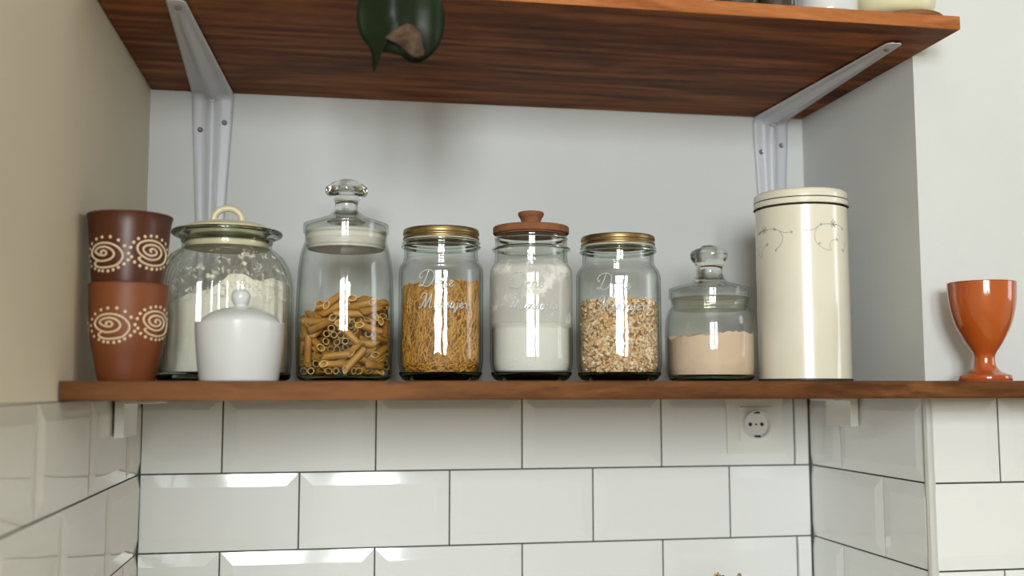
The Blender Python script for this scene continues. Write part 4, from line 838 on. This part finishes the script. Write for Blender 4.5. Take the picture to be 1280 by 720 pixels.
def salt_top(px, py): return .0560 + .0012 * noise.noise(Vector((px * 50, py * 50, 0)))
bm = bmesh.new(); sq = square(2.35)
lathe(bm, [(0, .0095), (.040, .0095), (.0450, .013), (.0462, .020), (.0462, .0682), (.0455, .0692), (.035, .0700), (0, .0706)], 96, 0, sq)
tag(build('salt', bm, M['salt'], None, (.4829, -.2, .0004), rz=f2), 'fine white salt in the jar with the wooden lid', 'salt', kind='stuff')

# ------------------------------------------------------------------ tall cream tin
t = tag(empty('storage_tin', (.8252, -.220, .0004)), 'tall cream enamelled tin with a thin grey-blue vine pattern', 'tin')
ft = facing(.8252, -.220)
bm = bmesh.new()
lathe(bm, [(0, .0008), (.0560, .0008)], 96, 1)
lathe(bm, [(.0560, .0008), (.0568, 0), (.0572, .0008), (.0572, .0026), (.0566, .0032)], 96, 1)
lathe(bm, [(.0566, .0032), (.0565, .0040), (.0562, .0060), (.0562, .2130), (.0545, .2140), (0, .2140)], 96, 0)
def TP(px, py):
    a = asin(max(-.97, min(.97, (px - 398) / 350)))
    zz = .2140 - (py - 240) * .000152
    return Vector((.05625 * cos(ft + a), .05625 * sin(ft + a), zz))
def vine(pts, r=.00030): tube(bm, [TP(*q) for q in spl([Vector(p) for p in pts], 4)], r, 5, 2)
def sprig(px, py, s=1, d=1):
    for q in ((-14, -12), (-16, 4), (-6, 14)): vine([(px, py), (px + q[0] * d * s, py + q[1] * s)], .0004)
for mx, dx in ((1, 0),):
    vine([(78,440),(100,432),(125,425),(170,424),(212,430),(240,448),(275,464),(330,464)])
    vine([(215,432),(245,455),(262,500),(250,555),(205,600)])
    vine([(150,545),(118,565),(104,600),(108,640),(84,622),(72,590)])
    vine([(420,455),(460,456),(495,445),(520,425),(550,408),(590,404),(632,402),(670,408),(705,432)])
    vine([(520,428),(498,470),(496,520),(512,560),(555,600),(610,614),(602,575),(618,535),(662,524)])
    vine([(706,540),(712,570),(704,606)])
for cx_, cy_ in ((125, 425), (632, 402)):
    for q in range(6):
        a = q * pi / 3
        vine([(cx_, cy_), (cx_ + 20 * cos(a) - 5 * sin(a), cy_ + 20 * sin(a)), (cx_ + 26 * cos(a), cy_ + 26 * sin(a)), (cx_ + 18 * cos(a) + 5 * sin(a), cy_ + 18 * sin(a) + 5), (cx_, cy_)], .00032)
    vine([(cx_, cy_ - 24), (cx_ + 2, cy_ - 44)])
for px, py, d in ((80,440,-1),(212,430,1),(335,464,1),(205,598,-1),(155,543,1),(425,455,-1),(550,408,1),(705,432,1),(520,562,-1),(665,524,1),(704,606,1)):
    sprig(px, py, 1.1, d)
build('tin_body', bm, [M['tin'], M['tin_edge'], M['tin_motif']], t, angle=40)
bm = bmesh.new()
lathe(bm, [(.0568, .2150), (.0578, .2151), (.0583, .2156)], 96, 1)
lathe(bm, [(.0583, .2156), (.0584, .2160), (.0577, .2172)], 96, 0)
lathe(bm, [(.0578, .2172), (.0576, .2225)], 96, 0)
lathe(bm, [(.0576, .2225), (.0578, .2228), (.0578, .2236), (.0576, .2239)], 96, 2)
lathe(bm, [(.0576, .2239), (.0576, .2300), (.0570, .2325), (.0552, .2340), (.0535, .2345), (0, .2350)], 96, 0)
build('lid', bm, [M['tin'], M['tin_edge'], M['tin_line']], t, angle=40)

# ------------------------------------------------------------------ orange goblet
bm = bmesh.new()
gp = prof([(.0279, 0), (.0282, .0030), (.0272, .0062), (.0220, .0082), (.0160, .0112), (.0122, .0165), (.0112, .0225), (.0115, .0285), (.0140, .0335), (.0190, .0410), (.0243, .0509), (.0290, .0610), (.0322, .0710), (.0348, .0830), (.0360, .0930), (.0366, .1040), (.0368, .1100)], 4)
lathe(bm, [(0, .0015), (.022, .0015), (.0255, 0)] + gp, 72, 0)
lathe(bm, [(.0368, .1100), (.0364, .1110), (.0352, .1112), (.0342, .1100)], 72, 1)
lathe(bm, [(.0342, .1100), (.0338, .098), (.0325, .083), (.0290, .066), (.0220, .0500), (.0120, .0400), (0, .037)], 72, 0)
tag(build('goblet', bm, [M['glaze'], M['glaze_rim']], None, (.9722, -.3655, .0004)), 'glazed orange earthenware goblet on the right end of the shelf', 'goblet')

# ------------------------------------------------------------------ things at the edge of the upper shelf
zs = ZU + THU + .0004
bm = bmesh.new()
lathe(bm, prof([(0, 0), (.0300, 0), (.0330, .0015), (.0338, .006), (.0340, .030), (.0340, .080), (.0345, .082)], 3) + [(.0330, .082), (.0325, .004), (0, .004)], 56)
tag(build('enamel_mug', bm, M['porcelain'], None, (.7960, -.3620, zs)), 'plain white cylindrical mug at the front of the top shelf', 'mug')
bm = bmesh.new()
lathe(bm, [(0, 0), (.0400, 0), (.0420, .0012), (.0420, .0058), (.0400, .0068), (0, .0068)], 56)
tag(build('trivet', bm, M['cork'], None, (.8955, -.3560, zs)), 'round brown cork mat under the cream bowl on the top shelf', 'mat')
bm = bmesh.new()
lathe(bm, prof([(0, 0), (.0300, 0), (.0400, .0025), (.0450, .0090), (.0480, .0200), (.0500, .0450)], 4) + [(.0480, .0450), (.0430, .012), (.028, .005), (0, .005)], 56)
tag(build('cream_bowl', bm, M['cream'], None, (.8840, -.3500, zs + .0070)), 'cream rounded bowl at the right end of the top shelf', 'bowl')
for (x, y, r, lab) in ((.6850, -.3660, .0270, 'small glass spice jar on the top shelf, farther from the white mug'), (.7330, -.3640, .0240, 'small glass spice jar on the top shelf, right beside the white mug')):
    t = tag(empty('spice_jar', (x, y, zs)), lab, 'jar', 'spice jars on the top shelf')
    bm = bmesh.new()
    lathe(bm, [(0, 0), (r - .003, 0), (r, .003), (r, .070), (r - .006, .078), (r - .006, .084), (r - .008, .084), (r - .008, .077), (r - .002, .069), (r - .002, .004), (0, .003)], 48)
    build('jar_body', bm, M['thin'], t, angle=60)
    bm = bmesh.new()
    lathe(bm, [(0, .0035), (r - .0030, .0035), (r - .0026, .045), (0, .047)], 40); build('spice', bm, M['dark_spice'], t)
    bm = bmesh.new()
    lathe(bm, [(0, .0845), (r - .004, .0845), (r - .004, .098), (0, .099)], 40); build('lid', bm, M['screw'], t)

# ------------------------------------------------------------------ trailing plant: pot above the frame, one leaf hangs in view
t = tag(empty('trailing_plant', (.300, -.33, zs)), 'dark green hanging leaf with a withered brown fold, before the upper shelf', 'plant')
bm = bmesh.new()
lathe(bm, [(0, 0), (.030, 0), (.033, .003), (.042, .066), (.045, .067), (.046, .080), (.042, .081), (.040, .068), (.031, .006), (0, .006)], 48)
build('pot', bm, M['clay_red'], t)
bm = bmesh.new(); lathe(bm, [(0, .062), (.0385, .060), (.036, .050), (0, .050)], 40); build('soil', bm, M['dark_spice'], t)
sp_ = [(.0, .0, .060), (.003, -.030, .105), (.006, -.080, .098), (.010, -.118, .050), (.009, -.130, .005), (.008, -.131, -.030)]
bm = bmesh.new(); tube(bm, spl(sp_, 6), .0014, 8); build('stem', bm, M['stem'], t)
# outline in px of a 7.11x enlargement, origin (420, 0); 1 photo px is about .764 mm at that depth
def LP(px, py): return Vector(((px / 7.11 + 420 - 500) * .000764 + .0052, 0, (30 - py / 7.11) * .000775 - .0675 + .0005))
def leaf_patch(outline, centre, rings, bend, name, mat, parent, y0):
    bm = bmesh.new()
    O = spl([Vector(p) for p in outline] + [Vector(outline[0])], 4)[:-1]
    Cn = Vector(centre); prev = None
    for j in range(rings + 1):
        f = j / rings
        if j == 0:
            p = LP(*Cn); ring = [bm.verts.new((p.x, y0 + bend(0, 0, p), p.z))]
        else:
            ring = []
            for q in O:
                w = Cn + (q - Cn) * f; p = LP(*w)
                ring.append(bm.verts.new((p.x, y0 + bend(f, (w.x - Cn.x) / 400, p), p.z)))
        if prev:
            n = len(O)
            for k in range(n):
                if len(prev) == 1: bm.faces.new((prev[0], ring[k], ring[(k+1) % n]))
                else: bm.faces.new((prev[k], ring[k], ring[(k+1) % n], prev[(k+1) % n]))
        prev = ring
    bmesh.ops.recalc_face_normals(bm, faces=bm.faces)
    o = build(name, bm, mat, parent, angle=180)
    s = o.modifiers.new('thick', 'SOLIDIFY'); s.thickness = .0006; s.offset = 0
    return o
outline = [(580,-330),(400,-270),(250,-130),(195,50),(190,190),(225,320),(290,400),(325,480),(335,560),(342,640),(352,640),(365,560),(385,490),(440,478),(540,505),(620,520),(680,530),(790,515),(880,440),(945,330),(975,170),(965,20),(900,-150),(760,-280)]
lf = leaf_patch(outline, (585, 90), 12, lambda f, u, p: .020 * f * f * (1 if u > 0 else .8) - .006 * math.exp(-(u * 5) ** 2) * f + .004 * sin(u * 6), 'leaf', M['leaf'], t, -.139)
brown = [(428,392),(480,350),(540,296),(600,272),(650,264),(710,276),(745,310),(755,370),(762,440),(778,522),(735,548),(700,552),(660,540),(600,490),(540,448),(470,415)]
leaf_patch(brown, (640, 400), 8, lambda f, u, p: .004 * noise.noise(p * 90) - .006 * (1 - f), 'withered_tip', M['leaf_dry'], lf, -.141)

# ------------------------------------------------------------------ dried flowers whose tips reach into the bottom of the frame
bm = bmesh.new(); box(bm, (.02, -.62, -.52), (.93, -.008, -.48), 0, .002)
tag(build('worktop', bm, M['worktop'], smooth=False), 'wooden worktop below the tiled wall', 'worktop')
bm = bmesh.new()
lathe(bm, prof([(0, 0), (.030, 0), (.036, .02), (.034, .06), (.018, .10), (.016, .12), (.020, .13)], 4) + [(.018, .13), (.014, .12), (.016, .10), (.030, .05), (0, .01)], 40)
tag(build('vase', bm, M['porcelain'], None, (.725, -.200, -.4796)), 'small white vase on the worktop holding dried flowers', 'vase')
t = tag(empty('dried_flowers', (.725, -.200, -.465)), 'dried straw-coloured flower heads just showing at the bottom edge', 'flowers')
rf = random.Random(2)
for (dx, dy, h) in ((-.010, 0, .2325), (.0165, .002, .2300), (.003, .006, .2260)):
    bm = bmesh.new()
    tube(bm, spl([(0, 0, .002), (dx * .3, dy * .3, .12), (dx, dy, h - .006)], 6), .0007, 6)
    s = build('stem', bm, M['straw'], t)
    bm = bmesh.new()
    for k in range(26):
        d = Vector((rf.gauss(0, 1), rf.gauss(0, 1), rf.gauss(.3, .8))).normalized()
        rot = d.to_track_quat('Z', 'Y').to_matrix()
        blob(bm, Vector((dx, dy, h - .005)) + d * rf.uniform(.002, .005), .0022, rf.choice((0, 0, 1)), 1, (.7, .7, 1.3), rot)
    build('flower_head', bm, [M['straw'], M['cork']], s)

# ------------------------------------------------------------------ light: daylight through the window, plus an added side fill
def area(name, loc, size, rot, power, color):
    l = bpy.data.lights.new(name, 'AREA'); l.shape = 'RECTANGLE'; l.size, l.size_y = size
    l.energy = power; l.color = color
    o = bpy.data.objects.new(name, l); col.objects.link(o); o.location = loc; o.rotation_euler = rot
    return o
area('window_daylight', ((WX0 + WX1) / 2, WY - .15, (WZ0 + WZ1) / 2), (WX1 - WX0, WZ1 - WZ0), (radians(90), 0, 0), LP_WIN, (.93, .98, .99))
area('added_side_fill', (2.68, (SY0 + SY1) / 2, (SZ0 + SZ1) / 2), (SY1 - SY0, SZ1 - SZ0), (radians(90), 0, radians(90)), LP_SIDE_FILL, (.95, .985, .96))  # added fill lamp behind the side opening, lifts the left wall
w = bpy.data.worlds.new('World'); sc.world = w; w.use_nodes = True
w.node_tree.nodes['Background'].inputs[0].default_value = (.75, .85, 1, 1)
w.node_tree.nodes['Background'].inputs[1].default_value = 1.0

# ------------------------------------------------------------------ camera
cam = bpy.data.cameras.new('Camera'); co = bpy.data.objects.new('Camera', cam); col.objects.link(co)
yaw, pitch, roll = .1727, .0947, -.0012
co.location = CAM
co.rotation_mode = 'QUATERNION'
F = Vector((sin(yaw)*cos(pitch), cos(yaw)*cos(pitch), sin(pitch)))
R0 = Vector((cos(yaw), -sin(yaw), 0)); U0 = R0.cross(F)
Rv = R0 * cos(roll) + U0 * sin(roll); Uv = -R0 * sin(roll) + U0 * cos(roll)
co.rotation_quaternion = Matrix((Rv, Uv, -F)).transposed().to_quaternion()
cam.sensor_width = 36; cam.lens = 1296.57 * 36 / 1280; cam.clip_start = .05
cam.dof.use_dof = True; cam.dof.focus_distance = 1.235; cam.dof.aperture_fstop = 3.2
sc.camera = co
sc.view_settings.view_transform = 'Standard'; sc.view_settings.look = 'None'
sc.view_settings.exposure = EXPO; sc.view_settings.gamma = 1; sc.view_settings.use_curve_mapping = False
sc.cycles.use_denoising = True
sc.cycles.max_bounces = 16; sc.cycles.transparent_max_bounces = 24; sc.cycles.transmission_bounces = 12
sc.cycles.glossy_bounces = 6; sc.cycles.diffuse_bounces = 5
sc.cycles.caustics_reflective = False; sc.cycles.caustics_refractive = False
sc.cycles.sample_clamp_indirect = 4
